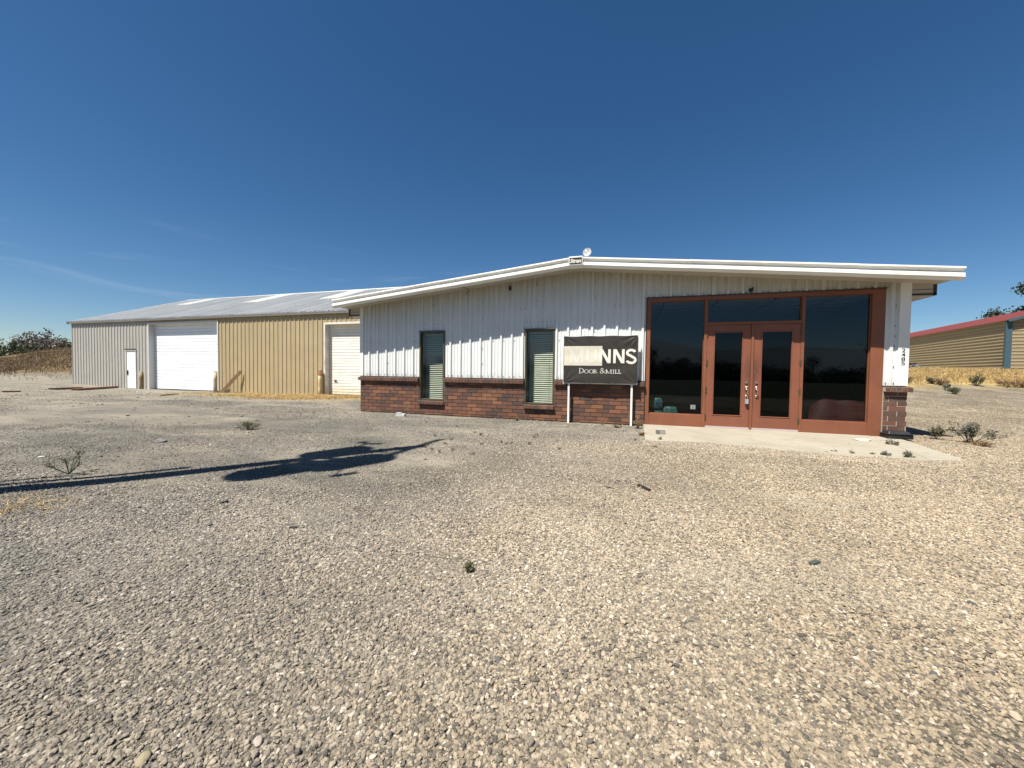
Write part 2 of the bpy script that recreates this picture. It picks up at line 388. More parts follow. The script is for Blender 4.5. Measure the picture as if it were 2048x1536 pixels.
def ground_mat():
    m, nt, bs = new_mat('ground')
    g, s, z = zone_nodes(nt); P = g.outputs['Position']
    # stones too small or too far to model: cells of stone colour
    v = N(nt, 'ShaderNodeTexVoronoi'); setin(v, Scale=44.0, Randomness=1.0); nt.links.new(P, v.inputs['Vector'])
    sepc = N(nt, 'ShaderNodeSeparateColor'); nt.links.new(v.outputs['Color'], sepc.inputs[0]); t = sepc.outputs[0]
    grey = ramp(nt, t, [(0, (0.083, 0.084, 0.080)), (0.2, (0.131, 0.130, 0.116)), (0.6, (0.193, 0.181, 0.151)), (0.92, (0.257, 0.234, 0.186)), (1, (0.417, 0.388, 0.321))])
    tan = ramp(nt, t, [(0, (0.072, 0.068, 0.063)), (0.15, (0.140, 0.120, 0.094)), (0.5, (0.245, 0.197, 0.132)), (0.9, (0.321, 0.262, 0.174)), (1, (0.453, 0.395, 0.297))])
    st = mixc(nt, z, grey, tan)
    st = mixc(nt, rng(nt, v.outputs['Distance'], 0.35, 0.75, 0, 0.55), st, (0.073, 0.063, 0.050))  # cell rims darkened: painted shade in the gaps between stones
    # fine dust between and over the stones
    dust = mixc(nt, z, (0.250, 0.222, 0.178), (0.285, 0.246, 0.182))
    dn = noise(nt, P, 0.75, 7, 0.62, 0.4)
    far = mth(nt, 'MULTIPLY', rng(nt, s.outputs[0], 4.0, -6.0), 0.16)
    df = rng(nt, mth(nt, 'ADD', dn, far), 0.46, 0.66, 0.12, 0.92)
    c = mixc(nt, df, st, dust)
    c = patches(nt, g, s, c)
    # grit
    c = mixc(nt, rng(nt, noise(nt, P, 130, 2), 0.38, 0.62, 0.0, 0.5), c, (0.097, 0.087, 0.067))
    # the far west yard is paler, pinkish dust
    c = mixc(nt, mth(nt, 'MULTIPLY', mth(nt, 'MULTIPLY', rng(nt, s.outputs[0], -3.0, -22.0), rng(nt, noise(nt, wpos(nt, (0.12, 0.5, 1), (9, 2, 0), (0, 0, 0.2)), 1.4, 7, 0.62), 0.35, 0.62)), 0.7), c, (0.224, 0.205, 0.160))
    # dry straw litter along the long tan wall
    sx_ = mth(nt, 'MULTIPLY', rng(nt, s.outputs[0], -16.0, -13.0), rng(nt, s.outputs[0], -1.0, -4.0))
    sy_ = mth(nt, 'MULTIPLY', rng(nt, s.outputs[1], 2.2, 4.4), rng(nt, s.outputs[1], 7.2, 6.9))
    sn = rng(nt, noise(nt, P, 1.3, 5), 0.40, 0.58)
    c = mixc(nt, mth(nt, 'MULTIPLY', mth(nt, 'MULTIPLY', sx_, sy_), mth(nt, 'MULTIPLY', sn, 0.85)), c, (0.352, 0.255, 0.108))
    # grassed ground: west mound and east bank, by height of the terrain
    hm = rng(nt, s.outputs[2], 0.35, 0.8)
    wm = mth(nt, 'MULTIPLY', hm, rng(nt, s.outputs[0], -20.0, -26.0))
    wc = ramp(nt, noise(nt, wpos(nt, (1, 1, 3)), 0.35, 8, 0.68), [(0.28, (0.044, 0.034, 0.023)), (0.45, (0.106, 0.075, 0.040)), (0.58, (0.158, 0.114, 0.056)), (0.72, (0.220, 0.169, 0.082))])
    c = mixc(nt, wm, c, wc)
    em = mth(nt, 'MULTIPLY', rng(nt, mth(nt, 'ADD', s.outputs[2], mth(nt, 'MULTIPLY', mth(nt, 'SUBTRACT', noise(nt, P, 0.4, 4), 0.5), 0.9)), 0.62, 0.95), rng(nt, s.outputs[0], 12, 16))
    ec = ramp(nt, noise(nt, P, 0.9, 8, 0.68), [(0.3, (0.176, 0.123, 0.056)), (0.5, (0.352, 0.260, 0.108)), (0.7, (0.458, 0.365, 0.173))])
    c = mixc(nt, em, c, ec)
    nt.links.new(c, bs.inputs['Base Color']); setin(bs, Roughness=0.95); bs.inputs['Specular IOR Level'].default_value = 0.15
    # unseen ground behind the photographer, made dark green to darken the glass reflections
    c = mixc(nt, rng(nt, mth(nt, 'ADD', s.outputs[1], mth(nt, 'MULTIPLY', noise(nt, P, 0.3, 4), 2.0)), -13.0, -14.5), c, (0.040, 0.046, 0.026))
    nt.links.new(c, bs.inputs['Base Color'])
    h1 = mth(nt, 'MULTIPLY', mth(nt, 'MULTIPLY', v.outputs['Distance'], -1.0), mth(nt, 'SUBTRACT', 1.15, df))
    h = mth(nt, 'ADD', mth(nt, 'MULTIPLY', h1, 0.8), mth(nt, 'MULTIPLY', noise(nt, P, 16, 6, 0.7), 1.2))
    bump(nt, bs, h, 1.0, 0.028)
    return m
M['ground'] = ground_mat()

# ------------------------------------------------------------------ terrain
def sst(a, b, x):
    t = np.clip((np.asarray(x, float) - a) / (b - a), 0, 1); return t * t * (3 - 2 * t)

def vnoise(x, y, seed=0):
    x = np.asarray(x, float); y = np.asarray(y, float); o = 0
    for k, (f, a) in enumerate(((0.11, 1.0), (0.31, .5), (0.83, .28), (2.1, .12))):
        o = o + a * np.sin(f * x * 1.3 + 1.7 * k + seed + 1.9 * np.sin(f * y + k)) * np.cos(f * y * 1.1 - .9 * k + 2.3 * np.sin(f * x * .7 + seed))
    return o

def terrain(x, y):
    x = np.asarray(x, float); y = np.asarray(y, float)
    u = -0.299 * (x - CAM[0]) + 0.954 * (y - CAM[1]); v = 0.954 * (x - CAM[0]) + 0.30 * (y - CAM[1])
    z = -0.13 * sst(-2.5, -7, x) * (1 - sst(-24, -29, x)) * sst(1.0, 5.0, y)
    # west mound
    lat = v / np.maximum(u, 1)
    z = z + 3.1 * sst(31, 47, u) * sst(-30.0, -37, x) * (1 - 0.42 * sst(-1.15, -1.42, lat)) * (1 + 0.06 * vnoise(x, y, 3)) * (1 - sst(150, 400, u))
    # east bank
    z = z + np.interp(u, [9, 16, 22.5, 25, 30, 34], [0, .22, .70, 1.15, 1.86, 1.92]) * sst(13.6, 15.5, x) * (1 + 0.03 * vnoise(x, y, 8) * sst(14, 24, u))
    near = sst(-70, -40, x) * (1 - sst(40, 70, x)) * sst(-60, -25, y)
    z = z + 0.022 * vnoise(x * 1.4, y * 1.4) * near * (1 - np.exp(-((np.clip(np.maximum(-x - .5, x - 14), 0, 99)) ** 2 + np.clip(-y - 3.2, 0, 99) ** 2) / 2.0))
    # low lip of soil against the office wall
    return z

def graded(a, b, near0, near1, step, far):
    c = list(np.arange(near0, near1 + 1e-6, step)); s = step; x = near1
    while x < b: s *= 1.25; x += s; c.append(x)
    s = step; x = near0; lo = []
    while x > a: s *= 1.25; x -= s; lo.append(x)
    return np.array(lo[::-1] + c)
gx = graded(-4000, 4000, -64, 46, 0.5, 0); gy = graded(-4000, 4000, -16, 56, 0.5, 0)
GX, GY = np.meshgrid(gx, gy); GZ = terrain(GX, GY)
nx, ny = len(gx), len(gy)
idx = np.arange(nx * ny).reshape(ny, nx)
q = np.stack([idx[:-1, :-1], idx[:-1, 1:], idx[1:, 1:], idx[1:, :-1]], -1).reshape(-1)
ground = mesh_np('ground', np.stack([GX, GY, GZ], -1).reshape(-1, 3), q, 4, M['ground'], smooth=True)
tag(ground, kind='structure')

def pix(x, y, Z=0.0):
    """ground point under a photo pixel, by marching its ray to the terrain"""
    d = RT * (x - 1024) / 773.558 + DN * (y - 768) / 773.558 + FW
    if Z is not None and Z != 0.0:
        t = (Z - CAM[2]) / d[2]; return CAM + d * t
    t = 0.5
    while t < 400:
        p = CAM + d * t
        if p[2] <= terrain(p[0], p[1]): break
        t *= 1.004
    p[2] = float(terrain(p[0], p[1])); return p
def at_u(x, y, u): return CAM + u * (RT * (x - 1024) / 773.558 + DN * (y - 768) / 773.558 + FW)

# mountains behind the photographer, seen mirrored in the shop glass
def hills(name, y0, h, seed, col, w=9000):
    xs = np.linspace(-w, w, 220); rows = [(0, 0), (0.35, 300), (0.7, 700), (1.0, 1200), (0.6, 2200)]
    vs = []
    for k, (f, dy) in enumerate(rows):
        hh = h * (0.62 + 0.25 * np.sin(xs / 1500 + seed) + 0.16 * np.sin(xs / 520 + 2 * seed) + 0.07 * np.sin(xs / 170 + seed * 3 + k))
        vs.append(np.stack([xs, y0 - dy + 0 * xs + 60 * np.sin(xs / 140 + k), f * hh - (5 if k == 0 else 0)], -1))
    vs = np.concatenate(vs); n = len(xs); i = np.arange(5 * n).reshape(5, n)
    f = np.stack([i[:-1, :-1], i[:-1, 1:], i[1:, 1:], i[1:, :-1]], -1).reshape(-1)
    return tag(mesh_np(name, vs, f, 4, painted(name, col, 0.9, 0.2, nscale=0.002), smooth=True), kind='structure')
hills('hills', -2600, 330, 1.3, (0.12, 0.14, 0.16))

# ------------------------------------------------------------------ gravel (stones scattered by geometry nodes)
SLAB = [(8.285, 0.02), (8.26, -2.60), (9.5, -2.60), (11.1, -2.80), (12.28, -2.78), (12.86, -2.46), (13.19, -0.42), (13.19, 0.02)]
def in_poly(px, py, poly):
    ins = np.zeros(len(px), bool); j = len(poly) - 1
    for i in range(len(poly)):
        xi, yi = poly[i]; xj, yj = poly[j]
        ins ^= ((yi > py) != (yj > py)) & (px < (xj - xi) * (py - yi) / (yj - yi + 1e-12) + xi); j = i
    return ins

def gravel_points():
    P = []
    def layer(n, u0, u1, r0, r1, pw, lat=1.5, off=0.5, clump=0.0, thin=None):
        n = int(n * 2.3 / lat); core = lat; lat = 2.3                       # the scatter thins out well outside the frame
        # uniform in area of a fan in front of the camera
        uu = np.sqrt(npr.uniform(u0 ** 2, u1 ** 2, n)); vv = npr.uniform(-1, 1, n) * (lat * uu + off)
        x = CAM[0] - 0.2995 * uu + 0.9541 * vv; y = CAM[1] + 0.9541 * uu + 0.2995 * vv
        keep = npr.uniform(0, 1, n) < np.interp(np.abs(vv) / (core * uu + off), [1.0, 1.25, 1.6], [1.0, .6, .30])
        if clump:
            d = vnoise(x * 2.1, y * 2.1, 5) * 0.5 + 0.5 + 0.3 * vnoise(x * 6, y * 6, 2)
            bare = np.where(x < 5.5, 0.16 + .26 * sst(2.6, 5.0, uu), 0.12) * clump
            big = vnoise(x * .8 + .5 * y, y * 1.9 - .2 * x, 12)
            keep &= npr.uniform(0, 1, n) < 1 - .85 * sst(2.6, 5.0, uu) * sst(-.1, .5, big) * (1 - sst(4.2, 7.5, x + .8 * vnoise(y, x, 2)))
            keep &= npr.uniform(0, 1, n) < np.clip(1.15 - np.clip(bare - d, 0, 1) * 5, 0.10, 1)
        keep &= ~((y > -0.02) & (x > -0.05) & (x < 13.45))
        ins = in_poly(x, y, SLAB); keep &= ~ins | (npr.uniform(0, 1, n) < 0.0006)
        if thin is not None: keep &= npr.uniform(0, 1, n) < thin(x, y, uu)
        x, y = x[keep], y[keep]; k = len(x)
        r = r0 + (r1 - r0) * npr.uniform(0, 1, k) ** pw
        z = terrain(x, y) + r * np.where(npr.uniform(0, 1, k) < .18, npr.uniform(0.2, 0.8, k), npr.uniform(-0.35, 0.4, k))
        ins = in_poly(x, y, SLAB); z = np.where(ins, 0.048 + r * .3, z)
        P.append(np.stack([x, y, z, r, npr.uniform(0, 1, k)], -1))
    layer(300000, 0.9, 4.2, 0.0034, 0.0112, 1.7, clump=1.0)
    layer(60000, 0.9, 3.2, 0.0022, 0.0042, 1.0)
    layer(320000, 4.2, 8.5, 0.0046, 0.0112, 1.6, lat=1.42, clump=1.0)
    layer(120000, 8.5, 15.0, 0.0065, 0.0140, 1.8, lat=1.42, clump=1.0)
    layer(40000, 14.0, 30.0, 0.009, 0.022, 2.2, lat=1.42, clump=1.0, thin=lambda x, y, u: np.clip((30 - u) / 14, 0, 1) ** 1.5)
    # loose stones spilling over the front edge of the slab
    n = 46000; t = npr.uniform(0, 1, n); ex = 8.22 + 4.62 * t
    ey = np.interp(ex, [8.2, 9.5, 11.1, 12.28, 12.95], [-2.60, -2.60, -2.80, -2.78, -2.42])
    over = np.where(npr.uniform(0, 1, n) < .6, -.14 * npr.uniform(0, 1, n), np.abs(npr.normal(0, 1, n)) * (.02 + .10 * np.clip(vnoise(ex * 3.1, ex * 0 + 2, 6), 0, 1)))
    r = .004 + .010 * npr.uniform(0, 1, n) ** 1.6
    P.append(np.stack([ex, ey + over, np.where(over > 0, .046, np.clip(.044 * (1 + over / .11), -.005, .044)) + r * .25, r, npr.uniform(0, 1, n)], -1)[over < .28])
    layer(2600, 1.0, 8.0, 0.011, 0.018, 2.5)
    layer(1000, 5.0, 22.0, 0.018, 0.042, 3.0, thin=lambda x, y, u: np.where(x < 6, 1, .4))
    return np.concatenate(P)
GP = gravel_points()
gme = bpy.data.meshes.new('gravel'); gme.vertices.add(len(GP)); gme.vertices.foreach_set('co', GP[:, :3].astype('f').ravel())
for nm, c in (('rad', 3), ('tone', 4)):
    a = gme.attributes.new(nm, 'FLOAT', 'POINT'); a.data.foreach_set('value', GP[:, c].astype('f'))
gme.materials.append(M['stone'])
gravel = bpy.data.objects.new('gravel', gme); COL.objects.link(gravel); tag(gravel, kind='stuff')
ng = bpy.data.node_groups.new('scatter_stones', 'GeometryNodeTree')
ng.interface.new_socket('Geometry', in_out='INPUT', socket_type='NodeSocketGeometry'); ng.interface.new_socket('Geometry', in_out='OUTPUT', socket_type='NodeSocketGeometry')
gi = ng.nodes.new('NodeGroupInput'); go = ng.nodes.new('NodeGroupOutput')
m2p = ng.nodes.new('GeometryNodeMeshToPoints'); iop = ng.nodes.new('GeometryNodeInstanceOnPoints'); jn = ng.nodes.new('GeometryNodeJoinGeometry')
ng.links.new(gi.outputs[0], m2p.inputs[0]); ng.links.new(m2p.outputs[0], iop.inputs['Points'])
for k, (sx, sy, sz, amp) in enumerate(((1.15, .85, .66, .5), (1.0, .95, .7, .6), (1.3, .8, .6, .6), (1.05, .75, .72, .8), (.95, .9, .8, .5), (1.4, .7, .55, .55), (1.1, 1.0, .5, .7))):
    ico = ng.nodes.new('GeometryNodeMeshIcoSphere'); ico.inputs['Subdivisions'].default_value = 3
    sp = ng.nodes.new('GeometryNodeSetPosition'); pos = ng.nodes.new('GeometryNodeInputPosition')
    ad = ng.nodes.new('ShaderNodeVectorMath'); ad.operation = 'ADD'; ad.inputs[1].default_value = (7.3 * k, 3.1 * k, 1.7 * k); ng.links.new(pos.outputs[0], ad.inputs[0])
    nn = ng.nodes.new('ShaderNodeTexNoise'); nn.inputs['Scale'].default_value = 0.95; nn.inputs['Detail'].default_value = 1.5; ng.links.new(ad.outputs[0], nn.inputs['Vector'])
    sb = ng.nodes.new('ShaderNodeVectorMath'); sb.operation = 'SUBTRACT'; sb.inputs[1].default_value = (.5, .5, .5); ng.links.new(nn.outputs['Color'], sb.inputs[0])
    ml = ng.nodes.new('ShaderNodeVectorMath'); ml.operation = 'SCALE'; ml.inputs['Scale'].default_value = amp * 2.2; ng.links.new(sb.outputs[0], ml.inputs[0])
    ng.links.new(ico.outputs['Mesh'], sp.inputs['Geometry']); ng.links.new(ml.outputs[0], sp.inputs['Offset'])
    tf = ng.nodes.new('GeometryNodeTransform'); tf.inputs['Scale'].default_value = (sx, sy, sz); ng.links.new(sp.outputs[0], tf.inputs['Geometry'])
    sm = ng.nodes.new('GeometryNodeSetMaterial'); sm.inputs['Material'].default_value = M['stone']; ng.links.new(tf.outputs[0], sm.inputs['Geometry'])
    g2 = ng.nodes.new('GeometryNodeGeometryToInstance'); ng.links.new(sm.outputs[0], g2.inputs[0]); ng.links.new(g2.outputs[0], jn.inputs[0])
ng.links.new(jn.outputs[0], iop.inputs['Instance']); iop.inputs['Pick Instance'].default_value = True
rv = ng.nodes.new('FunctionNodeRandomValue'); rv.data_type = 'FLOAT_VECTOR'; rv.inputs[0].default_value = (-.35, -.35, 0); rv.inputs[1].default_value = (.35, .35, 6.28)
ng.links.new(rv.outputs[0], iop.inputs['Rotation'])
na = ng.nodes.new('GeometryNodeInputNamedAttribute'); na.data_type = 'FLOAT'; na.inputs['Name'].default_value = 'rad'; ng.links.new(na.outputs[0], iop.inputs['Scale'])
ng.links.new(iop.outputs[0], go.inputs[0])
gm = gravel.modifiers.new('scatter', 'NODES'); gm.node_group = ng

# ------------------------------------------------------------------ concrete slab
pv = MB()
def slab_piece(poly, zt):
    pv.prism([(x, y, -0.1) for x, y in poly], (0, 0, zt + 0.1))
slab_piece([(8.285, -0.01), (8.26, -2.60), (9.5, -2.60), (11.1, -2.80), (12.28, -2.78), (12.76, -0.53), (12.80, -0.01)], 0.045)
slab_piece([(12.815, -0.01), (12.775, -0.53), (12.30, -2.775), (12.86, -2.46), (13.19, -0.42), (13.19, -0.01)], 0.041)
tag(pv.build('pavement', M['concrete'], bevel=0.008), kind='structure')

# ------------------------------------------------------------------ ribbed metal walls
RPAN = [(-.044, 0), (-.022, .038), (.022, .038), (.044, 0), (.090, 0), (.096, .009), (.114, .009), (.120, 0), (.184, 0), (.190, .009), (.208, .009), (.214, 0)]
def prof_at(a, off):
    t = (a - off + .05) % .3048 - .05
    P_ = RPAN + [(.2548, 0)]
    for (a0, d0), (a1, d1) in zip(P_[:-1], P_[1:]):
        if a0 <= t <= a1: return d0 + (d1 - d0) * (t - a0) / (a1 - a0 + 1e-9)
    return 0.0
def ribbed(mb, a0, a1, zb, zt, mp, off=0.3, openings=(), mi=0, scale=1.0, zmi=None):
    """strips of panel between a0 and a1; zt, zb functions of a; mp maps (a, depth, z) to a point"""
    br = {a0, a1}
    k0 = int((a0 - off) / .3048) - 2
    a = off + k0 * .3048
    while a < a1 + .4:
        for o_, d in RPAN:
            if a0 < a + o_ < a1: br.add(round(a + o_, 5))
        a += .3048
    for (x0, x1, z0, z1) in openings:
        for x in (x0, x1):
            if a0 < x < a1: br.add(x)
    br = sorted(br)
    for s0, s1 in zip(br[:-1], br[1:]):
        if s1 - s0 < 1e-4: continue
        mid = (s0 + s1) / 2; zs = [(None, None)]
        cuts = sorted([(z0, z1) for (x0, x1, z0, z1) in openings if x0 < mid < x1])
        lo = zb(mid); segs = []
        for z0, z1 in cuts:
            if z0 > lo + 1e-3: segs.append((lo, z0))
            lo = max(lo, z1)
        segs.append((lo, None))
        d0 = prof_at(s0 + 1e-5, off) * scale; d1 = prof_at(s1 - 1e-5, off) * scale
        for z0, z1 in segs:
            t0 = zt(s0) if z1 is None else z1; t1 = zt(s1) if z1 is None else z1
            mb.add([mp(s0, d0, z0), mp(s1, d1, z0), mp(s1, d1, t1), mp(s0, d0, t0)], [(0, 1, 2, 3)], mi)
    return mb

# ================================================================== OFFICE
AX = 6.655                                    # ridge line
office = thing('office_building', 'low white metal office with a brown brick base, shallow gable roof and terracotta glazed entrance', 'building', (6.65, 0, 0))
roofz = lambda x: 4.055 - 0.1003 * abs(x - AX)
wallt = lambda x: 3.876 - 0.1003 * abs(x - AX)
W1 = (2.05, 2.86); W2 = (5.245, 6.055); SF = (8.31, 12.985)
wb = MB()
ribbed(wb, 0.0, 13.36, lambda a: 1.105, wallt, lambda a, d, z: (a, -d, z), 0.30,
       [(W1[0], W1[1], 0, 2.42), (W2[0], W2[1], 0, 2.42), (SF[0], SF[1], 0, 3.118)])
ribbed(wb, 0.0, 14.0, lambda a: 0.0, lambda a: 3.2, lambda a, d, z: (13.36 + d, a, z), 0.2)
ribbed(wb, 0.0, 14.0, lambda a: 0.0, lambda a: 3.2, lambda a, d, z: (0.0 - d, 14.0 - a, z), 0.2)
ribbed(wb, 0.0, 13.36, lambda a: 0.0, lambda a: wallt(a), lambda a, d, z: (13.36 - a, 14.0 + d, z), 0.2)
# screws: rows of little hex heads beside the ribs
def screw(x, z, y=-0.008):
    wb.box(x - .008, x + .008, y - .008, y + .001, z - .008, z + .008, 1)
k = 0
x = 0.30
while x < 13.3:
    inw = any(a - .02 < x + .07 < b + .02 for a, b in (W1, W2, SF))
    for z in (1.16, 2.13, 3.02 if k % 2 else 2.98):
        if z > wallt(x) - .05: continue
        for dx in (-.066, .066):
            xx = x + dx
            if any(a - .02 < xx < b + .02 for a, b in (W1, W2)) and z < 2.45: continue
            if SF[0] - .02 < xx < SF[1] + .02 and z < 3.15: continue
            if z > 2.5 and (k % 4): continue
            if z == 2.13 and dx < 0: continue
            screw(xx, z)
    if k % 5 == 2:
        for z in np.arange(1.5, wallt(x) - .1, .42):
            if any(a - .06 < x < b + .06 for a, b in (W1, W2)) and z < 2.5: continue
            if SF[0] - .06 < x < SF[1] + .06 and z < 3.2: continue
            screw(x + .058, z)
    x += .3048; k += 1
for a, b, z in ((W1[0], W1[1], 2.62), (W2[0], W2[1], 2.62), (SF[0], SF[1], 3.15)):
    xx = a + .03
    while xx < b: screw(xx, z); xx += .11
wb.build('wall', [M['white_panel'], M['screw']], office)

# corner trims and eave line trims
ct = MB()
ct.box(13.215, 13.395, -0.036, -0.002, 1.105, 3.215); ct.box(13.362, 13.395, -0.002, 0.16, 1.105, 3.215)
ct.build('corner_trim', M['white_trim'], office, bevel=0.004)
ct = MB(); ct.box(-0.03, 0.085, -0.036, -0.002, 1.105, 3.205); ct.box(-0.03, -0.002, -0.002, 0.14, 1.105, 3.205)
ct.build('corner_trim', M['white_trim'], office, bevel=0.004)
for a, b in ((0.0, W1[0]), (W1[1], W2[0]), (W2[1], SF[0]), (12.985, 13.36)): ft = MB(); ft.box(a, b, -0.042, 0.0, 1.088, 1.1); ft.build('base_flashing', M['dark_trim'], office)


# brick base
CH, BL = 0.1016, 0.2985
def bricks(mb, tone, x0, x1, z0, z1, y, depth=0.09, phase=0.0, gap=0.014, hole=()):
    row = 0; z = z1
    while z > z0 + .005:
        zz0 = max(z - CH, z0); off = (row % 2) * BL / 2 + phase
        x = x0 - (off % BL)
        while x < x1 - .004:
            a, b = max(x, x0), min(x + BL, x1)
            if b - a > .02:
                zt = z - gap / 2; zb_ = zz0 + gap / 2
                segs = [(a + gap / 2, b - gap / 2)]
                for (hx0, hx1, hz0, hz1) in hole:
                    if zt > hz0 and zb_ < hz1 - .02:
                        ns = []
                        for s0, s1 in segs:
                            if s1 <= hx0 or s0 >= hx1: ns.append((s0, s1)); continue
                            if s0 < hx0 - .02: ns.append((s0, hx0))
                            if s1 > hx1 + .02: ns.append((hx1, s1))
                        segs = ns
                for s0, s1 in segs:
                    if s1 - s0 < .015: continue
                    jy = rnd.uniform(-.002, .002)
                    nb = len(mb.f); mb.box(s0, s1, y + jy, y + depth, zb_, zt, 0)
                    t = min(1, max(0, rnd.gauss(.50, .32))); tone += [t] * (len(mb.f) - nb)
            x += BL
        z -= CH; row += 1
bw = MB(); tn = []
YB = -0.045
bricks(bw, tn, 0.0, 8.30, 0.02, 0.99, YB, hole=((W1[0] - .005, W1[1] + .005, 0.40, 1.2), (W2[0] - .005, W2[1] + .005, 0.40, 1.2)))
n0 = len(bw.f)
for a, b, c, d in ((0.002, W1[0], 0.0, 0.985), (W1[0], W1[1], 0.0, 0.36), (W1[1], W2[0], 0.0, 0.985), (W2[0], W2[1], 0.0, 0.36), (W2[1], 8.30, 0.0, 0.985)):
    bw.box(a, b, YB + .012, YB + .085, c, d, 1)
tn += [0.5] * (len(bw.f) - n0)
bw.build('brick_wall', [M['brick'], M['mortar']], office, tone=tn)
bp = MB(); tn = []
bricks(bp, tn, 12.992, 13.395, 0.04, 0.99, YB, depth=0.10, phase=.06)
tn = [min(.7, max(.1, t * .7 + .08)) for t in tn]
n0 = len(bp.f); bp.box(12.994, 13.39, YB + .005, YB + .098, 0.0, 0.985, 1); bp.box(13.30, 13.388, YB + .098, 3.0, 0.0, 0.985, 1); tn += [0.4] * (len(bp.f) - n0)
bp.build('brick_pier', [M['brick'], M['mortar_light']], office, tone=tn)

def rowlock(name, x0, x1, zt, proj=.075, h=.115, w=.092, light=False):
    mb = MB(); tn = []; n = max(1, round((x1 - x0) / (w + .008))); st = (x1 - x0) / n
    for i in range(n):
        a, b = x0 + i * st + .004, x0 + (i + 1) * st - .004
        yf = YB - proj + rnd.uniform(-.002, .002)
        vs = [(a, yf, zt - h), (b, yf, zt - h), (b, YB + .04, zt - h), (a, YB + .04, zt - h), (a, yf, zt - .022), (b, yf, zt - .022), (b, YB + .04, zt), (a, YB + .04, zt)]
        mb.add(vs, [(3, 2, 1, 0), (4, 5, 6, 7), (0, 1, 5, 4), (1, 2, 6, 5), (2, 3, 7, 6), (3, 0, 4, 7)], 0)
        tn += [min(1, max(0, rnd.gauss(.22, .12)))] * 6
    a, b = x0 + .001, x1 - .001; yf = YB - proj + .008
    mb.add([(a, yf, zt - h + .006), (b, yf, zt - h + .006), (b, YB + .03, zt - h + .006), (a, YB + .03, zt - h + .006), (a, yf, zt - .03), (b, yf, zt - .03), (b, YB + .03, zt - .008), (a, YB + .03, zt - .008)],
           [(3, 2, 1, 0), (4, 5, 6, 7), (0, 1, 5, 4), (1, 2, 6, 5), (2, 3, 7, 6), (3, 0, 4, 7)], 1); tn += [.5] * 6
    return mb.build(name, [M['brick'], M['mortar_light'] if light else M['mortar']], office, tone=tn)
for a, b in ((-0.035, W1[0] - .005), (W1[1] + .005, W2[0] - .005), (W2[1] + .005, 8.295)): rowlock('brick_cap', a, b, 1.086)
rowlock('brick_cap', 12.99, 13.445, 1.092, light=True)
rowlock('window_sill', W1[0] - .005, W1[1] + .005, 0.425, proj=.075, h=.105, light=True)
rowlock('window_sill', W2[0] - .005, W2[1] + .005, 0.425, proj=.075, h=.105, light=True)
fb = MB(); fb.box(0.0, 8.28, YB + .012, 0.2, -0.3, 0.018)
fb.build('foundation', M['foundation'], office)

# narrow windows with venetian blinds
def window(w, tilt, sky_gain):
    x0, x1 = w; z0, z1 = 0.43, 2.418
    f = MB()
    f.box(x0, x0 + .045, -.035, .30, z0, z1); f.box(x1 - .045, x1, -.035, .30, z0, z1)
    f.box(x0 + .045, x1 - .045, -.03, .30, z1 - .045, z1); f.box(x0 + .045, x1 - .045, -.03, .30, z0, z0 + .04)
    f.box(x0 - .015, x1 + .015, -.055, -.036, z1 - .008, z1 + .022)
    fr = f.build('window_frame', M['bronze'], office, bevel=.004)
    g = MB(); g.poly([(x0 + .045, .03, z0 + .04), (x1 - .045, .03, z0 + .04), (x1 - .045, .03, z1 - .045), (x0 + .045, .03, z1 - .045)])
    g.build('pane', M['window_glass'], fr)
    b = MB(); yb = .24; z = z0 + .06; i = 0
    while z < z1 - .09:
        c = math.cos(tilt + rnd.uniform(-.03, .03)) * .027; s_ = math.sin(tilt) * .027; zz = z + rnd.uniform(-.0015, .0015)
        sag = .004 * math.sin(i * .7)
        b.add([(x0 + .065, yb - c, zz - s_), (x1 - .065, yb - c, zz - s_ + sag), (x1 - .065, yb + c, zz + s_ + sag), (x0 + .065, yb + c, zz + s_)], [(0, 1, 2, 3)])
        z += .056; i += 1
    for xx in (x0 + .2, x1 - .2): b.tube([(xx, yb - .026, z0 + .06), (xx, yb - .026, z1 - .07)], .0025, 4)
    b.box(x0 + .055, x1 - .055, yb - .03, yb + .03, z1 - .09, z1 - .055)
    b.build('blind', M['blind'], fr)
    k_ = MB(); k_.box(x0 + .05, x1 - .05, .285, .298, z0 + .045, z1 - .05); k_.build('backing', M['room'], fr)
window(W1, 0.85, 1); window(W2, 1.12, 1)

# roof, rake fascia and soffit
XL, XR = -0.50, 13.82
rf = MB()
for a, b in ((XL, AX), (AX, XR)):
    rf.add([(a, -.655, roofz(a) - .012), (b, -.655, roofz(b) - .012), (b, 14.3, roofz(b) - .012), (a, 14.3, roofz(a) - .012),
            (a, -.655, roofz(a) - .05), (b, -.655, roofz(b) - .05), (b, 14.3, roofz(b) - .05), (a, 14.3, roofz(a) - .05)],
           [(0, 1, 2, 3), (7, 6, 5, 4), (1, 5, 6, 2), (0, 3, 7, 4), (2, 6, 7, 3)])
    yy = -.4
    while yy < 14.2:
        for s_ in (0,):
            rf.add([(a, yy - .03, roofz(a) - .011), (b, yy - .03, roofz(b) - .011), (b, yy, roofz(b) + .02), (a, yy, roofz(a) + .02), (a, yy + .03, roofz(a) - .011), (b, yy + .03, roofz(b) - .011)], [(0, 1, 2, 3), (3, 2, 5, 4)])
        yy += .3048
rf.build('roof', M['white_trim'], office)
FP = [(-.655, .004), (-.688, 0.0), (-.690, -.032), (-.606, -.090), (-.672, -.113), (-.676, -.158), (-.668, -.160), (-.668, -.168), (-.682, -.170), (-.684, -.186), (-.625, -.243), (-.600, -.243)]
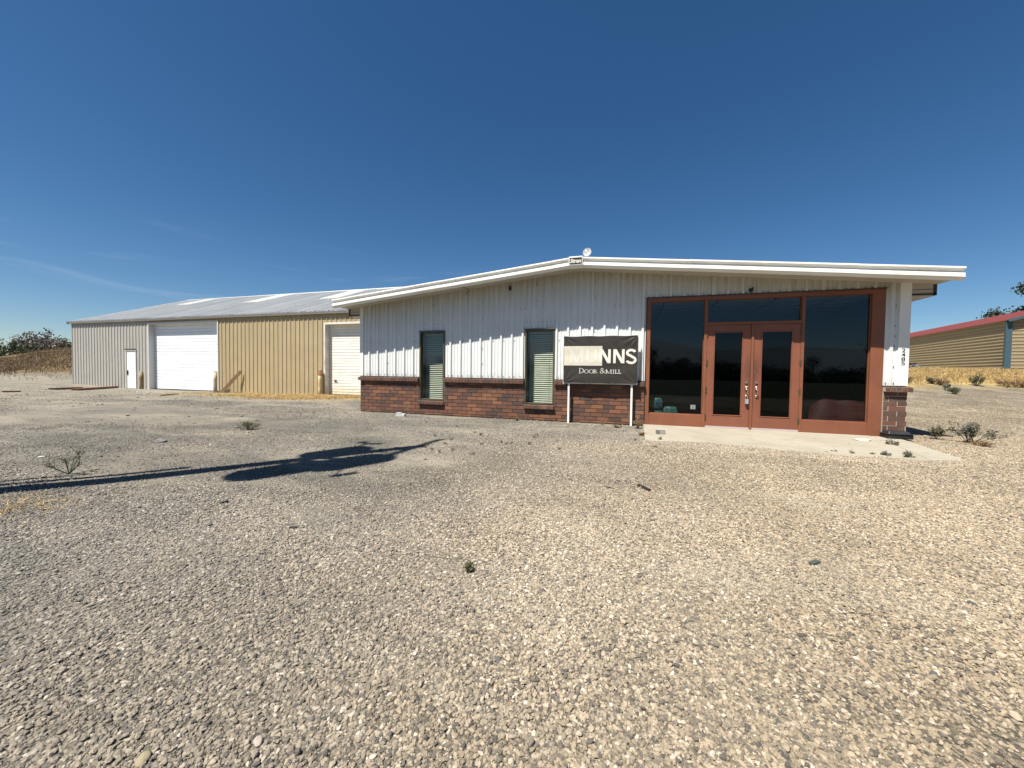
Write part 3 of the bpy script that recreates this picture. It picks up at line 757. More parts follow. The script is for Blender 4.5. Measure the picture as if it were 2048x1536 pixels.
def fascia(x0, x1):
    mb = MB()
    seams = [x0] + [x for x in np.arange(math.ceil(x0 / 3.05) * 3.05, x1, 3.05) if x - x0 > .3 and x1 - x > .3] + [x1]
    for i, (a, b) in enumerate(zip(seams[:-1], seams[1:])):
        dy = -.003 * (i % 2); dz = .0025 * (i % 2)
        vs = [(x, y + dy, roofz(x) + z + dz) for x in (a, b) for y, z in FP]; n = len(FP)
        mb.add(vs, [(j, n + j, n + j + 1, j + 1) for j in range(n - 1)])
    for x, sg in ((x0, 1), (x1, -1)):
        if abs(x - AX) > .5: mb.poly([(x, y, roofz(x) + z) for y, z in (FP + [(-.60, -.05), (-.6, .0)])])
    return mb.build('fascia', M['white_trim'], office)
fascia(XL, AX - .155); fascia(AX + .155, XR)
pb = MB()
zc = roofz(AX)
pts = [(AX - .165, zc - .020), (AX + .165, zc - .020), (AX + .165, zc - .20), (AX + .16, zc - .262), (AX - .16, zc - .262), (AX - .165, zc - .20)]
pb.box(AX - .165, AX + .165, -.705, -.60, zc - .205, zc + .004)
pb.add([(AX - .163, -.703, zc - .206), (AX + .163, -.703, zc - .206), (AX + .163, -.625, zc - .268), (AX - .163, -.625, zc - .268)], [(0, 1, 2, 3)])
plate = pb.build('ridge_plate', M['white_trim'], office, bevel=.006)
lb = MB(); lb.box(AX - .145, AX + .145, -.711, -.7055, zc - .180, zc - .030); name_plate = lb.build('name_plate', M['black'], plate)
so = MB()
for a, b in ((XL, AX), (AX, XR)):
    so.add([(a, -.63, wallt(a)), (b, -.63, wallt(b)), (b, .0, wallt(b)), (a, .0, wallt(a))], [(3, 2, 1, 0)])
so.build('soffit', M['soffit'], office)
def eave(x0, x1, sgn):
    mb = MB(); xo = x1 if sgn > 0 else x0
    zt = min(roofz(x0), roofz(x1)) - .052
    mb.box(x0, x1, 0.004, 14.2, 2.955, zt, 0)                        # boxed eave
    xa, xb = (xo - .045, xo + .004) if sgn > 0 else (xo - .004, xo + .045)
    mb.box(xa, xb, -.012, 0.003, 2.94, zt, 1); mb.box(x0, x1, -.012, 0.0025, 2.952, 2.985, 1); mb.box(x0, x1, -.010, 0.002, zt - .012, zt, 1)
    mb.box(x0, x1, 0.03, 14.15, 2.935, 2.954, 0)
    mb.box(x0 + .04, x1 - .04, -.006, .002, 3.06, 3.066, 1)
    return mb.build('eave_box', [M['soffit'], M['dark_trim']], office)
eave(13.40, 13.80, 1); eave(-0.46, -0.04, -1)

# the glazed entrance
sf = MB(); YF0, YF1 = -0.02, 0.12
def fr(x0, x1, z0, z1, y0=YF0, y1=YF1): sf.box(x0, x1, y0, y1, z0, z1)
fr(8.312, 8.398, 0.043, 3.115); fr(8.398, 12.76, 3.028, 3.115); fr(9.588, 9.650, 0.043, 3.028); fr(11.518, 11.578, 0.043, 3.028)
fr(9.650, 11.518, 2.440, 2.500); fr(12.76, 12.985, 0.043, 3.115)
fr(8.398, 9.588, 0.043, 0.325, -.012); fr(11.578, 12.76, 0.043, 0.310, -.012)
fr(10.560, 10.612, 0.05, 2.440, -.035, .08)
# glazing stops
for x0, x1, z0, z1 in ((8.398, 9.588, .325, 3.028), (11.578, 12.76, .31, 3.028), (9.65, 11.518, 2.5, 3.028)):
    for a, b, c, d in ((x0, x0 + .014, z0, z1), (x1 - .014, x1, z0, z1), (x0 + .014, x1 - .014, z1 - .014, z1), (x0 + .014, x1 - .014, z0, z0 + .014)): sf.box(a, b, .035, .085, c, d)
front = sf.build('entrance_frame', M['rust_frame'], office, bevel=.004)
hd = MB(); hd.box(8.29, 13.0, -.045, -.0205, 3.116, 3.13); hd.box(8.292, 8.309, -.034, -.01, 1.1, 3.115); hd.build('flashing', M['dark_trim'], front)
for x0, x1, z0, z1 in ((8.398, 9.588, .325, 3.028), (11.578, 12.76, .31, 3.028), (9.65, 11.518, 2.5, 3.028)):
    g = MB(); g.poly([(x0, .06, z0), (x1, .06, z0), (x1, .06, z1), (x0, .06, z1)]); g.build('pane', M['dark_glass'], front)
st = MB(); st.box(9.345, 9.45, .052, .058, .455, .555, 0)
for a, b, c, d in ((9.358, 9.437, .468, .474), (9.358, 9.437, .536, .542), (9.358, 9.364, .474, .536), (9.431, 9.437, .474, .536), (9.385, 9.412, .49, .52)): st.box(a, b, .0495, .0515, c, d, 1)
st.build('sticker', [M['grey_steel'], M['dark_trim']], front)

def scuff_mat():
    m = painted('door_paint', (0.205, 0.073, 0.041), 0.5, 0.12, (0.145, 0.055, 0.036), 0.5, nscale=0.9); nt = m.node_tree; bs = nt.nodes['Principled BSDF']
    src = bs.inputs['Base Color'].links[0].from_socket
    g = N(nt, 'ShaderNodeVectorMath', operation='DISTANCE'); mp_ = wpos(nt, (1, 0.2, 0.45), (0, 0, 0)); nt.links.new(mp_, g.inputs[0]); g.inputs[1].default_value = (10.60, 0, 1.38 * .45)
    f = mth(nt, 'MULTIPLY', rng(nt, g.outputs['Value'], 0.20, 0.05), rng(nt, noise(nt, wpos(nt), 18, 6, .7), 0.33, 0.60))
    nt.links.new(mixc(nt, mth(nt, 'MULTIPLY', f, 0.85), src, (0.035, 0.028, 0.025)), bs.inputs['Base Color']); return m
M['door_paint'] = scuff_mat()
def entrance_door(x0, x1, gx0, gx1, hinge_x, hx, lockbox):
    d = MB(); z0, z1 = .092, 2.434; g0, g1 = .338, 2.276; ya, yb = -.008, .045
    d.box(x0, gx0, ya, yb, z0, z1); d.box(gx1, x1, ya, yb, z0, z1); d.box(gx0, gx1, ya, yb, z0, g0); d.box(gx0, gx1, ya, yb, g1, z1)
    for a, b, c, e in ((gx0, gx0 + .018, g0, g1), (gx1 - .018, gx1, g0, g1), (gx0 + .018, gx1 - .018, g0, g0 + .018), (gx0 + .018, gx1 - .018, g1 - .018, g1)): d.box(a, b, -.016, .03, c, e)
    door = d.build('door', M['door_paint'], office, bevel=.003)
    g = MB(); g.poly([(gx0 + .01, .02, g0), (gx1 - .01, .02, g0), (gx1 - .01, .02, g1), (gx0 + .01, .02, g1)]); g.build('glass', M['door_glass'], door)
    for z in (2.235, 1.566, .933, .297):
        h = MB(); h.tube([(hinge_x, -.022, z - .06), (hinge_x, -.022, z + .06)], .014, 8); h.box(hinge_x - .022, hinge_x + .022, -.012, -.009, z - .05, z + .05); h.build('hinge', M['bronze'], door)
    k_ = MB(); k_.tube([(hx, -.008, 1.115), (hx, -.024, 1.115)], .028, 14); k_.tube([(hx, -.024, 1.115), (hx, -.034, 1.115)], .014, 10); k_.build('deadbolt', M['metal'], door)
    k_ = MB(); pts = [(hx, -.01, .985), (hx + .002, -.05, .965), (hx + .012, -.062, .92), (hx + .018, -.06, .87), (hx + .012, -.045, .83), (hx, -.012, .80)]
    k_.tube(pts, [.012, .011, .010, .010, .011, .012], 8); k_.lathe((hx, -.012, .985), [(.024, -.045), (.03, -.02), (.03, .02), (.02, .045)], 10); k_.lathe((hx, -.011, .80), [(.015, -.03), (.02, 0), (.015, .03)], 10)
    k_.build('handle', M['metal'], door, smooth=True)
    if lockbox:
        b = MB(); b.box(hx - .022, hx + .040, -.075, -.015, .63, .735); b.tube([(hx - .008, -.045, .735), (hx - .006, -.045, .80), (hx + .025, -.045, .80), (hx + .027, -.045, .735)], .006, 6)
        b.build('key_box', M['grey_steel'], door, bevel=.006)
    t = MB(); t.box(x0, x1, -.03, .09, .046, .088); t.build('threshold', M['threshold'], door)
    return door
entrance_door(9.652, 10.557, 9.800, 10.398, 9.655, 10.487, True)
entrance_door(10.614, 11.516, 10.764, 11.363, 11.522, 10.688, False)

# dark shop interior behind the glass
rm = MB(); rm.box(7.5, 7.55, .25, 5.5, .04, 3.06); rm.box(13.15, 13.2, .25, 5.5, .04, 3.06); rm.box(7.5, 13.2, 5.5, 5.55, .04, 3.06); rm.box(12.3, 12.5, 2.4, 2.6, .04, 3.06)
rm.build('room_wall', M['room'], office)
rm = MB(); rm.box(7.5, 13.2, .2, 5.5, 0.0, .04); rm.build('room_floor', M['carpet'], office)
ce = MB(); ce.box(7.5, 13.2, .2, 5.5, 3.064, 3.09, 0)
xx = 7.5
while xx < 13.2: ce.box(xx - .012, xx + .012, .2, 5.5, 3.058, 3.0635, 1); xx += 1.22
yy = .3
while yy < 5.5: ce.box(7.5, 13.2, yy - .012, yy + .012, 3.059, 3.0637, 1); yy += .61
ce.build('ceiling', [plain('ceiling_tile', (0.55, 0.53, 0.48), .9), M['dark_trim']], office)
cl = MB(); cl.box(9.95, 11.1, .42, .88, 3.03, 3.062); cl.build('ceiling_light', M['cream'], office)

# small things fixed to the wall
bm_ = MB(); bm_.tube([(10.515, -.005, 3.205), (10.515, -.05, 3.205)], .042, 12); bm_.box(10.49, 10.55, -.085, -.045, 3.165, 3.215); bm_.tube([(10.53, -.05, 3.22), (10.54, -.09, 3.245)], .016, 8)
bm_.build('lamp_bracket', M['black'], office)
bm_ = MB(); bm_.box(4.777, 4.837, -.075, -.003, 3.48, 3.585); bm_.box(4.785, 4.829, -.09, -.075, 3.50, 3.56)
bm_.build('junction_box', M['screw'], office, bevel=.005)
bm_ = MB(); cp = [(3.55, -.02, 3.42), (3.58, -.10, 3.46), (3.66, -.2, 3.53), (3.60, -.4, 3.555), (3.45, -.61, 3.53)]
bm_.tube(cp, .006, 5); bm_.build('cable', M['dark_trim'], office)

# ---- lettering
def text_mesh(s, bold=0.0, shear=0.0):
    cu = bpy.data.curves.new('t', 'FONT'); cu.body = s; cu.size = 1; cu.offset = bold; cu.shear = shear; cu.resolution_u = 4
    o = bpy.data.objects.new('t', cu); COL.objects.link(o); bpy.context.view_layer.update()
    dg = bpy.context.evaluated_depsgraph_get(); me = o.evaluated_get(dg).to_mesh()
    v = np.array([x.co[:] for x in me.vertices]); f = [tuple(p.vertices) for p in me.polygons]
    o.evaluated_get(dg).to_mesh_clear(); bpy.data.objects.remove(o); bpy.data.curves.remove(cu)
    return v, f
def place_text(mb, s, x0, x1, z0, z1, yfun, bold=0.0, shear=0.0, mi=0):
    v, f = text_mesh(s, bold, shear)
    lo, hi = v.min(0), v.max(0)
    X = x0 + (v[:, 0] - lo[0]) / (hi[0] - lo[0]) * (x1 - x0); Z = z0 + (v[:, 1] - lo[1]) / (hi[1] - lo[1]) * (z1 - z0)
    mb.add([(x, yfun(x, z), z) for x, z in zip(X, Z)], f, mi)
tx = MB(); place_text(tx, 'Stran', AX - .13, AX + .13, zc - .155, zc - .055, lambda x, z: -.713, bold=.045, shear=.18)
tx.build('lettering', M['letter_cream'], name_plate)
for i, ch in enumerate('2485'):
    tx = MB(); zt = 1.872 - i * .0885
    place_text(tx, ch, 13.266, 13.334, zt - .078, zt, lambda x, z: -.0385, bold=.012); tx.build('house_number', M['black'], office)

# ================================================================== BANNER SIGN
sign = thing('banner_sign', 'dark vinyl banner reading MUNNS DOOR & MILL on white posts', 'sign', (7.22, -.22, 0))
SX0, SX1, SZ0, SZ1 = 6.312, 8.124, 1.010, 2.212
p_ = MB(); p_.box(SX0, SX1, -.205, -.185, SZ0, SZ1); p_.build('backing_board', M['white_trim'], sign)
for a, b, z in ((6.436, 6.482, -.05), (7.972, 8.018, -.05)):
    p_ = MB(); p_.box(a, b, -.182, -.136, z, 2.15); p_.box(a - .004, b + .004, -.186, -.132, .99, 1.006); p_.build('post', M['white_trim'], sign, bevel=.003)
def wrinkle(x, z):
    u = (x - SX0) / (SX1 - SX0); w = (z - SZ0) / (SZ1 - SZ0); y = 0
    for cx, cz, s in ((0, 0, 1), (1, 0, 1.1), (0, 1, 1), (1, 1, 1.4)):
        dx, dz = abs(u - cx) * 1.5, abs(w - cz); r = math.hypot(dx, dz); a = math.atan2(dz, dx)
        y += s * .0065 * math.sin(a * 13 + cx * 2 + cz) * math.exp(-(r / .30) ** 2) * min(1, r * 9)
    y += .0040 * math.sin(7 * u + 11 * w + 2.2 * math.sin(4 * u)) * math.exp(-((u - .30) / .3) ** 2 - ((w - .55) / .22) ** 2)
    y += .0025 * math.sin(3 * u - 19 * w)
    return y
YS = -.228
bn = MB(); nu, nv = 90, 60
def edge(u, w):
    x = SX0 + .012 + u * (SX1 - SX0 - .02); z = SZ0 + .016 + w * (SZ1 - SZ0 - .022)
    z += (-.012 * math.sin(math.pi * u * 3) ** 2 if w > .99 else 0) + (.012 * math.sin(math.pi * u * 3) ** 2 if w < .01 else 0)
    return x, z
vs = []
for j in range(nv + 1):
    for i in range(nu + 1):
        x, z = edge(i / nu, j / nv); vs.append((x, YS + wrinkle(x, z), z))
bn.add(vs, [(j * (nu + 1) + i, j * (nu + 1) + i + 1, (j + 1) * (nu + 1) + i + 1, (j + 1) * (nu + 1) + i) for j in range(nv) for i in range(nu)])
banner = bn.build('banner', M['banner'], sign, smooth=True)
for u in (0.005, .333, .666, .995):
    for w in (.012, .988):
        x, z = edge(u, w); ey = MB(); ey.tube([(x, YS - .006, z), (x, YS - .012, z)], .012, 8); ey.build('eyelet', M['metal'], banner)
def panel(x0, x1, z0, z1, dy, nm, mat, n=(40, 24)):
    mb = MB(); a, b = n
    mb.add([(x0 + (x1 - x0) * i / a, YS - dy + wrinkle(x0 + (x1 - x0) * i / a, z0 + (z1 - z0) * j / b), z0 + (z1 - z0) * j / b) for j in range(b + 1) for i in range(a + 1)],
           [(j * (a + 1) + i, j * (a + 1) + i + 1, (j + 1) * (a + 1) + i + 1, (j + 1) * (a + 1) + i) for j in range(b) for i in range(a)])
    return mb.build(nm, mat, banner, smooth=True)
panel(6.336, 7.283, 1.468, 1.953, .003, 'white_patch', M['cream'])
def strip(mb, pts, dy, mi=0, sub=5):
    """filled convex quad a-b-c-d in the sign plane, split so that it follows the wrinkles"""
    (a, b, c, d) = [np.array(p, float) for p in pts]; vs = []
    for j in range(sub + 1):
        for i in range(2):
            l = a + (d - a) * j / sub; r = b + (c - b) * j / sub; p = l if i == 0 else r
            vs.append((p[0], YS - dy + wrinkle(p[0], p[1]), p[1]))
    mb.add(vs, [(2 * j, 2 * j + 1, 2 * j + 3, 2 * j + 2) for j in range(sub)], mi)
def vbar(mb, x0, x1, z0, z1, dy): strip(mb, [(x0, z0), (x1, z0), (x1, z1), (x0, z1)], dy)
def letter_N(mb, x0, x1, z0, z1, dy, t=.062, left=True):
    if left: vbar(mb, x0, x0 + t, z0, z1, dy)
    vbar(mb, x1 - t, x1, z0, z1, dy)
    strip(mb, [(x1 - t * 1.25, z0), (x1, z0), (x0 + t * 1.25, z1), (x0, z1)], dy + .0004)
def letter_M(mb, x0, x1, z0, z1, dy, t=.06):
    xm = (x0 + x1) / 2
    vbar(mb, x0, x0 + t, z0, z1, dy); vbar(mb, x1 - t, x1, z0, z1, dy)
    strip(mb, [(xm - t * .5, z0), (xm + t * .5, z0), (x0 + t * 1.1, z1), (x0, z1)], dy + .0004); strip(mb, [(xm - t * .5, z0), (xm + t * .5, z0), (x1, z1), (x1 - t * 1.1, z1)], dy + .0004)
def ribbon(mb, pts, w, dy):
    """stroke of changing width along a polyline in the sign plane"""
    pts = [np.array(p, float) for p in pts]; n = len(pts); w = list(w) if hasattr(w, '__len__') else [w] * n; vs = []
    for i in range(n):
        d = pts[min(i + 1, n - 1)] - pts[max(i - 1, 0)]; d /= (np.linalg.norm(d) + 1e-9); nn = np.array([-d[1], d[0]])
        for s_ in (-.5, .5):
            q_ = pts[i] + nn * w[i] * s_; vs.append((q_[0], YS - dy + wrinkle(q_[0], q_[1]), q_[1]))
    mb.add(vs, [(2 * i, 2 * i + 1, 2 * i + 3, 2 * i + 2) for i in range(n - 1)])
def arc(cx, cz, rx, rz, a0, a1, n=18): return [(cx + rx * math.cos(R_(a0 + (a1 - a0) * i / n)), cz + rz * math.sin(R_(a0 + (a1 - a0) * i / n))) for i in range(n + 1)]
z0, z1 = 1.531, 1.872
lt = MB(); letter_M(lt, 6.494, 6.825, z0, z1, .0055)
vbar(lt, 6.895, 6.957, z0 + .12, z1, .0055); vbar(lt, 7.098, 7.160, z0 + .12, z1, .0055); ribbon(lt, arc(7.0275, z0 + .122, .1015, .091, 180, 360), .062, .0055)
vbar(lt, 7.215, 7.277, z0, z1, .0055)
lt.build('lettering', M['faint_cream'], banner)
lt = MB(); letter_N(lt, 7.284 - .062, 7.487, z0, z1, .0062, left=False); letter_N(lt, 7.546, 7.812, z0, z1, .0055)
cx = 7.966; ribbon(lt, arc(cx, 1.785, .092, .066, 20, 90, 8) + arc(cx, 1.785, .092, .066, 95, 250, 14) + [(cx + .005, 1.703)] + arc(cx, 1.612, .098, .073, 70, -85, 14) + arc(cx, 1.612, .098, .070, -90, -165, 8), .060, .0055)
lt.build('lettering', M['letter_cream'], banner)
lt = MB(); zb = 1.276; D_ = .0055; th, tk = .0065, .0135
def serif(x, z, w=.036): vbar(lt, x - w / 2, x + w / 2, z - .004, z + .004, D_)
def stem(x, za, zb_): vbar(lt, x - tk / 2, x + tk / 2, za, zb_, D_); serif(x, za + .004); serif(x, zb_ - .004)
def bigD(x, zt):
    stem(x, zb, zt); c = (zb + zt) / 2; h = (zt - zb) / 2 - .005; ribbon(lt, [(x, zt - .005)] + arc(x + .02, c, .075, h, 90, -90, 16) + [(x, zb + .005)], [th] * 4 + [tk] * 11 + [th] * 4, D_)
def bigO(cx, zt):
    c = (zb + zt) / 2; h = (zt - zb) / 2 - .002; a = arc(cx, c, .048, h, 0, 360, 24); ribbon(lt, a, [tk - (tk - th) * abs(math.sin(R_(15 * i))) for i in range(25)], D_)
zs = 1.372
def word_done():
    global lt
    lt.build('lettering', M['letter_cream'], banner); lt = MB()
bigD(6.738, 1.402); bigO(6.905, zs); bigO(7.022, zs)
stem(7.092, zb, zs); ribbon(lt, [(7.092, zs - .005)] + arc(7.108, zs - .027, .034, .023, 90, -90, 10) + [(7.092, zs - .05)], [th] * 4 + [tk * .8] * 6 + [th] * 3, D_); ribbon(lt, [(7.114, zs - .052), (7.166, zb + .003)], tk * .8, D_)
word_done()
ribbon(lt, [(7.352, zb + .004), (7.262, zb + .095)] + arc(7.285, zb + .105, .027, .024, 200, -30, 12) + [(7.255, zb + .055)] + arc(7.275, zb + .030, .033, .027, 140, 330, 12) + [(7.345, zb + .065)], th + .003, D_)
word_done()
xm = 7.388; stem(xm, zb, zs); stem(xm + .115, zb, zs); ribbon(lt, [(xm, zs), (xm + .055, zb + .004)], tk, D_ + .0004); ribbon(lt, [(xm + .115, zs), (xm + .055, zb + .004)], th, D_ + .0004)
stem(7.560, zb, zs)
for x in (7.612, 7.690): stem(x, zb, zs); vbar(lt, x, x + .05, zb, zb + .010, D_); vbar(lt, x + .042, x + .050, zb, zb + .024, D_ + .0003)
lt.build('lettering', M['letter_cream'], banner)

# ================================================================== SATELLITE DISH
dish = thing('satellite_dish', 'small round white satellite dish on the office roof ridge', 'satellite dish', (6.8, .3, 4.05))
d_ = MB(); ax = np.array([-.12, -.95, .12]); ax /= np.linalg.norm(ax); uu = np.cross(ax, [0, 0, 1.]); uu /= np.linalg.norm(uu); ww = np.cross(uu, ax)
c0 = np.array([6.8, .3, 4.44]); vs = [c0 - ax * .035]; fs = []
for r in (.03, .06, .085, .105, .112):
    for k in range(24):
        t = 2 * math.pi * k / 24; vs.append(c0 - ax * (.035 - .035 * (r / .112) ** 2) + r * (uu * math.cos(t) + ww * math.sin(t)))
fs += [(0, 1 + k, 1 + (k + 1) % 24) for k in range(24)]
for i in range(4): fs += [(1 + i * 24 + k, 1 + (i + 1) * 24 + k, 1 + (i + 1) * 24 + (k + 1) % 24, 1 + i * 24 + (k + 1) % 24) for k in range(24)]
d_.add(vs, fs); do = d_.build('reflector', M['dish'], dish, smooth=True); md = do.modifiers.new('s', 'SOLIDIFY'); md.thickness = .006
d_ = MB(); d_.tube([c0 - ax * .03 - ww * .11, c0 + ax * .08 - ww * .05, c0 + ax * .10], .006, 6); d_.build('feed_arm', M['grey_steel'], dish)
d_ = MB(); d_.tube([c0 + ax * .085, c0 + ax * .13], [.02, .016], 10); d_.build('receiver', M['white_trim'], dish)
d_ = MB(); d_.tube([(6.8, .34, 4.05), (6.8, .34, 4.36), c0 - ax * .04], .014, 8); d_.build('mast', M['grey_steel'], dish)

# ================================================================== METAL WAREHOUSE
YW = 6.642; WL, WR, WD = -29.47, -0.55, 15.2; ZE = 4.33; SL = .375
wh = thing('warehouse', 'long tan metal warehouse with a silver ribbed roof and white overhead doors', 'building', (-15, YW, 0))
G1 = (-21.47, -15.46, -0.14, 4.0); G2 = (-7.58, -4.55, -0.08, 3.66); MD = (-23.80, -22.72, -0.12, 2.42)
ops = [(G1[0], G1[1], -.5, G1[3]), (G2[0], G2[1], -.5, G2[3]), (MD[0], MD[1], -.5, MD[3])]
w_ = MB()
ribbed(w_, WL, -22.0, lambda a: -.2, lambda a: ZE, lambda a, d, z: (a, YW - d, z), 0.1, ops, 1)
ribbed(w_, -22.0, G1[0], lambda a: -.2, lambda a: ZE, lambda a, d, z: (a, YW - d, z), 0.1, ops, 1)
ribbed(w_, G1[0], WR, lambda a: -.2, lambda a: ZE, lambda a, d, z: (a, YW - d, z), 0.1, ops, 0)
gab = lambda a: ZE + SL * (min(a, WD - a))
ribbed(w_, 0, WD / 2, lambda a: -.2, lambda a: ZE + SL * a, lambda a, d, z: (WL - d, YW + WD - a, z), 0.1, (), 1)
ribbed(w_, WD / 2, WD, lambda a: -.2, lambda a: ZE + SL * (WD - a), lambda a, d, z: (WL - d, YW + WD - a, z), 0.1, (), 1)
ribbed(w_, 0, WD / 2, lambda a: -.2, lambda a: ZE + SL * a, lambda a, d, z: (WR + d, YW + a, z), 0.1, (), 0)
ribbed(w_, WD / 2, WD, lambda a: -.2, lambda a: ZE + SL * (WD - a), lambda a, d, z: (WR + d, YW + a, z), 0.1, (), 0)
ribbed(w_, 0, WR - WL, lambda a: -.2, lambda a: ZE, lambda a, d, z: (WR - a, YW + WD + d, z), 0.1, (), 0)
w_.build('wall', [M['tan_panel'], M['grey_panel']], wh)
M['galv'] = painted('galvanized', (0.58, 0.59, 0.585), 0.5, 0.08, (0.42, 0.43, 0.44), 0.35, metal=0.1)
def roof_streaks(m):
    # dark streaks down the roof: run-off stains that also paint in the ribs' glint
    nt = m.node_tree; bs = nt.nodes['Principled BSDF']; src = bs.inputs['Base Color'].links[0].from_socket
    f = rng(nt, noise(nt, wpos(nt, (3.4, .05, .05)), 1.0, 5, .7), .42, .66, 0, .38)
    nt.links.new(mixc(nt, f, src, (.17, .175, .18)), bs.inputs['Base Color'])
roof_streaks(M['galv'])
M['skylight'] = painted('skylight', (0.80, 0.80, 0.74), 0.5, 0.05)
yr = YW + WD / 2
def roof_half(front):
    mb = MB()
    y0 = YW - .16 if front else YW + WD + .16
    zf = lambda y: ZE + .04 + SL * ((y - YW) if front else (YW + WD - y))
    a0, a1 = WL - .14, WR + .10
    sky_ = [(-26.95, -25.4, .64), (-18.9, -17.3, .56), (-11.9, -10.5, .54), (-5.2, -3.8, .54)] if front else []
    br = set([a0, a1]); a = a0 + .1
    while a < a1:
        for o_, d in RPAN:
            if a0 < a + o_ < a1: br.add(round(a + o_, 4))
        a += .3048
    br = sorted(br)
    for s0, s1 in zip(br[:-1], br[1:]):
        d0, d1 = prof_at(s0 + 1e-5, a0 + .1) * 1.9, prof_at(s1 - 1e-5, a0 + .1) * 1.9; mid = (s0 + s1) / 2
        segs = [(0, 1, 0)]
        for x0, x1, f in sky_:
            if x0 < mid < x1: segs = [(0, f, 0), (f, .955, 1), (.955, 1, 0)]
        for f0, f1, mi in segs:
            ya, yb = y0 + (yr - y0) * f0, y0 + (yr - y0) * f1
            mb.add([(s0, ya, zf(ya) + d0), (s1, ya, zf(ya) + d1), (s1, yb, zf(yb) + d1), (s0, yb, zf(yb) + d0)], [(0, 1, 2, 3) if front else (3, 2, 1, 0)], mi)
    return mb.build('roof', [M['galv'], M['skylight']], wh)
roof_half(True); roof_half(False)
rc = MB(); zr_ = ZE + .04 + SL * WD / 2
rc.add([(WL - .15, yr - .3, zr_ - .3 * SL + .045), (WR + .1, yr - .3, zr_ - .3 * SL + .045), (WR + .1, yr, zr_ + .06), (WL - .15, yr, zr_ + .06), (WL - .15, yr + .3, zr_ - .3 * SL + .045), (WR + .1, yr + .3, zr_ - .3 * SL + .045)], [(0, 1, 2, 3), (3, 2, 5, 4)])
rc.build('ridge_cap', M['skylight'], wh)
et = MB(); et.box(WL - .12, WR, YW - .15, YW - .036, ZE - .075, ZE + .0, 0); et.box(WL - .12, WR, YW - .15, YW - .135, ZE - .12, ZE - .075, 0)
et.build('eave_trim', painted('eave_trim', (0.16, 0.145, 0.125), .5, .1), wh)
rk = MB(); rk.beam((WL - .16, YW - .2, ZE - .08), (WL - .16, yr, ZE + SL * WD / 2 - .03), .03, .18); rk.beam((WL - .16, YW + WD + .2, ZE - .08), (WL - .16, yr, ZE + SL * WD / 2 - .03), .03, .18)
rk.build('rake_trim', M['grey_panel'], wh)
def overhead(o, recess, mat, jmat, ribs):
    x0, x1, z0, z1 = o; d = MB(); yb = YW + recess
    z = z0; pr = []
    while z < z1:
        pr += [(z, 0), (z + .008, .03), (z + .026, .03), (z + .034, 0)] if True else []
        z += ribs
    pr = [(min(a, z1), b) for a, b in pr] + [(z1, 0)]
    d.add([(x, yb + b, a) for a, b in pr for x in (x0, x1)], [(2 * i, 2 * i + 1, 2 * i + 3, 2 * i + 2) for i in range(len(pr) - 1)])
    dr = d.build('overhead_door', mat, wh)
    j = MB(); j.box(x0 - .02, x0 + .0, YW - .05, yb + .03, z0 - .1, z1 + .02); j.box(x1 - .0, x1 + .02, YW - .05, yb + .03, z0 - .1, z1 + .02); j.box(x0, x1, YW - .05, yb + .03, z1 - .0, z1 + .03)
    j.box(x0 - .09, x0 - .02, YW - .05, YW - .034, z0 - .1, z1 + .10); j.box(x1 + .02, x1 + .09, YW - .05, YW - .034, z0 - .1, z1 + .10); j.box(x0 - .02, x1 + .02, YW - .05, YW - .034, z1 + .03, z1 + .10)
    j.build('door_frame', jmat, dr)
    s_ = MB(); s_.box(x0, x1, yb - .03, yb - .002, z0, z0 + .05); s_.build('bottom_seal', M['dark_trim'], dr)
    return dr
overhead(G1, .29, M['door_white'], painted('jamb_grey', (.52, .52, .50), .5, .06), .2)
d2 = overhead(G2, .26, M['stained_door'], painted('jamb_rusty', (.62, .60, .54), .5, .06, (.22, .08, .03), .6, nscale=2), .15)
hm_ = MB(); hm_.box(-7.25, -7.12, YW + .22, YW + .262, .64, .70); hm_.tube([(-7.2, YW + .24, .72), (-7.2, YW + .20, .75), (-7.05, YW + .2, .72)], .015, 6); hm_.build('latch', M['screw'], d2)
dm = MB(); dm.box(MD[0] + .12, MD[1] - .06, YW - .01, YW + .04, MD[2], MD[3] - .13); man = dm.build('door', M['door_white'], wh, bevel=.005)
dm = MB(); dm.box(MD[0], MD[0] + .12, YW - .045, YW + .05, MD[2], MD[3]); dm.box(MD[1] - .06, MD[1], YW - .045, YW + .05, MD[2], MD[3]); dm.box(MD[0] + .12, MD[1] - .06, YW - .045, YW + .05, MD[3] - .12, MD[3]); dm.build('door_frame', M['grey_panel'], man)
dm = MB(); dm.box(MD[0] - .03, MD[1] + .03, YW - .08, YW - .046, MD[3] + .002, MD[3] + .03); dm.build('drip_cap', M['dark_trim'], man)
dm = MB(); dm.lathe((MD[0] + .22, YW - .05, .93), [(.03, -.05), (.045, 0), (.03, .05)], 10); dm.box(MD[0] + .17, MD[0] + .27, YW - .03, YW - .012, .78, 1.05); dm.tube([(MD[0] + .2, YW - .04, .8), (MD[0] + .3, YW - .08, .7)], .012, 6); dm.build('handle', M['screw'], man)
dm = MB(); dm.tube([(MD[0] + .55, YW - .012, 2.05), (MD[0] + .55, YW - .02, 2.05)], .03, 8); dm.build('peephole', M['screw'], man)

